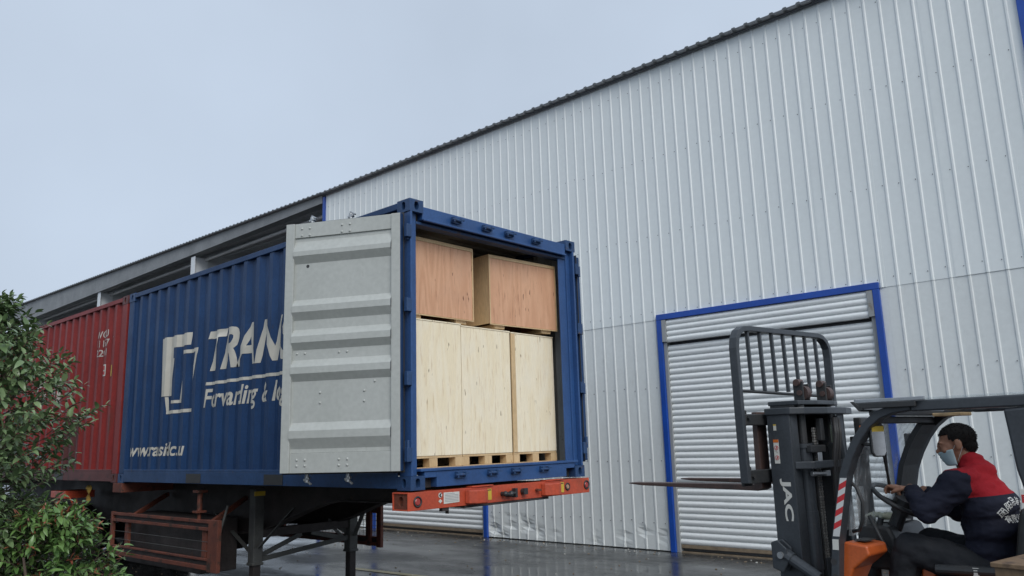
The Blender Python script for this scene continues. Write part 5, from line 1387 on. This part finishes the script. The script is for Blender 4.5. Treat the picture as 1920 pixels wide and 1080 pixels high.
# ================================================================== shrubs at the left edge
def leaf_mesh(name, L_, W_, mat, droop, fold):
    """one folded, drooping leaf along +Y, base at the origin"""
    m = MB(); st = [0, .22, .5, .78, 1.0]; wd = [.10, .78, 1.0, .66, .04]
    for t, w in zip(st, wd):
        y_ = L_ * t; z = -droop * L_ * t * t
        hw = W_ / 2 * w
        m.v += [(-hw, y_, z + fold * hw), (0, y_, z), (hw, y_, z + fold * hw)]
    for i in range(len(st) - 1):
        for j in range(2):
            a = i * 3 + j; m.f.append([a, a + 1, a + 4, a + 3]); m.mi.append(0)
    return m.mesh(name, mat, smooth=True)
def shrub(name, label, base, seed, env, top, low, n_twig, leaf_l, leaf_w, mat, red_share, front_dir, pick=300, cats='shrub', group=None, spread=1.0, detail=True):
    """env(z) -> crown radius; twigs spread through the crown, leaves in opposite pairs along each"""
    rnd = random.Random(seed)
    root = thing(name, label, cats, (base[0], base[1], 0), 0, group)
    mats = [M[mat], M['leaf_red']]
    kinds = [leaf_mesh('leaf', leaf_l * s_, leaf_w * s_, mats[0], d, f) for s_, d, f in ((1, .25, .35), (.85, .4, .5), (1.1, .12, .25), (.7, .3, .2), (.95, .55, .4))]
    kred = [leaf_mesh('young_leaf', leaf_l * s_, leaf_w * s_ * .8, mats[1], d, .5) for s_, d in ((.8, .1), (.6, .2))]
    # trunk and limbs
    tr_ = MB()
    limbs = []
    for k in range(7):
        a = rnd.uniform(0, 2 * math.pi); z1 = rnd.uniform(.45, .95) * top; r1 = env(z1) * rnd.uniform(.35, .8)
        p = [(rnd.uniform(-.04, .04), rnd.uniform(-.04, .04), 0), (r1 * .2 * math.cos(a), r1 * .2 * math.sin(a), z1 * .4), (r1 * .6 * math.cos(a), r1 * .6 * math.sin(a), z1 * .75), (r1 * math.cos(a), r1 * math.sin(a), z1)]
        tr_.tube(p, [.030, .022, .014, .006], 7); limbs.append(p)
    tr_.build('trunk', M['bark'], root, smooth=True)
    tw = MB(); leaves = []
    for k in range(n_twig):
        z = low + (top - low) * rnd.random() ** .9
        a = rnd.uniform(0, 2 * math.pi); rr = env(z) * (rnd.random() ** .42) * rnd.uniform(.80, 1.08)
        tip = Vector((rr * math.cos(a), rr * math.sin(a), z))
        out = Vector((math.cos(a), math.sin(a), rnd.uniform(.1, .9) + .5 * (z / top) ** 3)).normalized()
        ln = rnd.uniform(.16, .30) * spread
        b0 = tip - out * ln * .7; b1 = tip + out * ln * .3 - Vector((0, 0, .03 * rnd.random()))
        mid_ = (b0 + b1) / 2 + Vector((rnd.uniform(-.02, .02), rnd.uniform(-.02, .02), rnd.uniform(.0, .03)))
        if detail: tw.tube([b0, mid_, b1], [.0035, .0028, .0016], 4, False)
        isred = rnd.random() < red_share
        npair = rnd.randint(4, 6)
        for q in range(npair):
            t = .25 + .75 * q / (npair - 1); pos = b0 * (1 - t) ** 2 + mid_ * 2 * t * (1 - t) + b1 * t * t
            ax = out.cross(Vector((0, 0, 1))).normalized(); az = ax.cross(out)
            ph = (q % 2) * math.pi / 2 + rnd.uniform(-.4, .4)
            for s_ in (0, math.pi):
                d = (out * rnd.uniform(.35, .9) + (ax * math.cos(ph + s_) + az * math.sin(ph + s_)) * rnd.uniform(.6, 1.0)).normalized()
                if q == npair - 1: d = (d + out * .9).normalized()
                d.z -= rnd.uniform(.0, .35); d.normalize()
                up = Vector((rnd.uniform(-.5, .5), rnd.uniform(-.5, .5), 1.0))
                x_ = d.cross(up).normalized(); n_ = x_.cross(d)
                mt = Matrix((x_, d, n_)).transposed().to_4x4(); mt.translation = pos
                sc = rnd.uniform(.7, 1.15) * (.75 if q == npair - 1 else 1)
                red_ = isred and q >= npair - 2
                leaves.append((mt @ Matrix.Scale(sc, 4), (kred if red_ else kinds)[rnd.randrange(2 if red_ else 5)], red_))
    if detail: tag(tw.build('twigs', M['bark'], root), kind='stuff')
    fd = Vector(front_dir).normalized()
    leaves.sort(key=lambda t: -(t[0].translation.dot(fd)))
    for mt, me, red_ in leaves[:pick]:
        o = bpy.data.objects.new('leaf', me); COL.objects.link(o); o.parent = root; o.matrix_local = mt
    vs, fs, mi = [], [], []
    for mt, me, red_ in leaves[pick:]:
        o0 = len(vs); vs += [tuple(mt @ v.co) for v in me.vertices]
        for p in me.polygons: fs.append([i + o0 for i in p.vertices]); mi.append(1 if red_ else 0)
    me = bpy.data.meshes.new('foliage'); me.from_pydata(vs, [], fs); me.materials.append(mats[0]); me.materials.append(mats[1])
    me.polygons.foreach_set('material_index', mi); me.polygons.foreach_set('use_smooth', [True] * len(fs)); me.update()
    o = bpy.data.objects.new('foliage', me); COL.objects.link(o); o.parent = root; o['kind'] = 'stuff'
    return root
def lerp_env(tab):
    def f(z):
        for (z0, r0), (z1, r1) in zip(tab[:-1], tab[1:]):
            if z0 <= z <= z1: return r0 + (r1 - r0) * (z - z0) / (z1 - z0)
        return tab[-1][1] if z > tab[-1][0] else tab[0][1]
    return f
VIEW = (-1.45, -6.0, .2)
shrub('osmanthus_shrub', 'tall dark green leafy shrub at the left edge before the red container', (-3.10, .72), 11,
      lerp_env([(0, .35), (.5, .52), (1.2, .60), (1.6, .62), (1.85, .68), (2.12, .80), (2.3, .66), (2.5, .50), (2.65, .36), (2.85, .20), (3.0, .10)]), 2.82, .30, 1500, .070, .034, 'leaf_dark', .0, VIEW, group='shrubs along the yard')
shrub('photinia_shrub', 'low bright green shrub with red young leaves below the dark one', (-2.68, .24), 5,
      lerp_env([(0, .38), (.5, .46), (.9, .48), (1.2, .42), (1.38, .28), (1.52, .10)]), 1.50, .20, 620, .066, .027, 'leaf_bright', .34, VIEW, group='shrubs along the yard', spread=.75)

# stacked wooden box in the right corner, just reaching into view
wb = thing('wooden_box', 'brown wooden box standing beside the forklift in the lower right corner', 'box', (-.62, -4.98, 0), R(-12))
for k in range(5):
    m = MB(); m.box(0, .9, 0, .014, .02 + k * .243, .02 + k * .243 + .238); m.build('plank', M['wet_wood'], wb, bevel=.003)
    m = MB(); m.box(0, .014, .015, .60, .02 + k * .243, .02 + k * .243 + .238); m.build('plank', M['wet_wood'], wb, bevel=.003)
m = MB(); m.box(-.012, .912, -.012, .61, 1.221, 1.241); m.build('lid', M['wet_wood'], wb, bevel=.003)
m = MB(); m.box(0.02, .9, .02, .60, .0, 1.22); m.build('inner_box', M['wet_wood'], wb)

# unseen trees added out of view to the left, to shade the trailer's side
for i, (yy, rr) in enumerate(((3.6, 1.25), (6.4, 1.35), (9.3, 1.3), (12.3, 1.35))):
    shrub('added_shade_tree', 'unseen dark green tree added to shade the trailer side', (-4.55 - .0 * i, yy, 0), 40 + i,
          lerp_env([(0, .9), (.8, rr), (2.6, rr * 1.05), (4.0, rr * .8), (4.8, .2)]), 4.7, .3, 620, .20, .09, 'leaf_dark', 0, (0, 0, 1), pick=0, cats='tree', group='unseen trees added for shade', spread=2.0, detail=False)
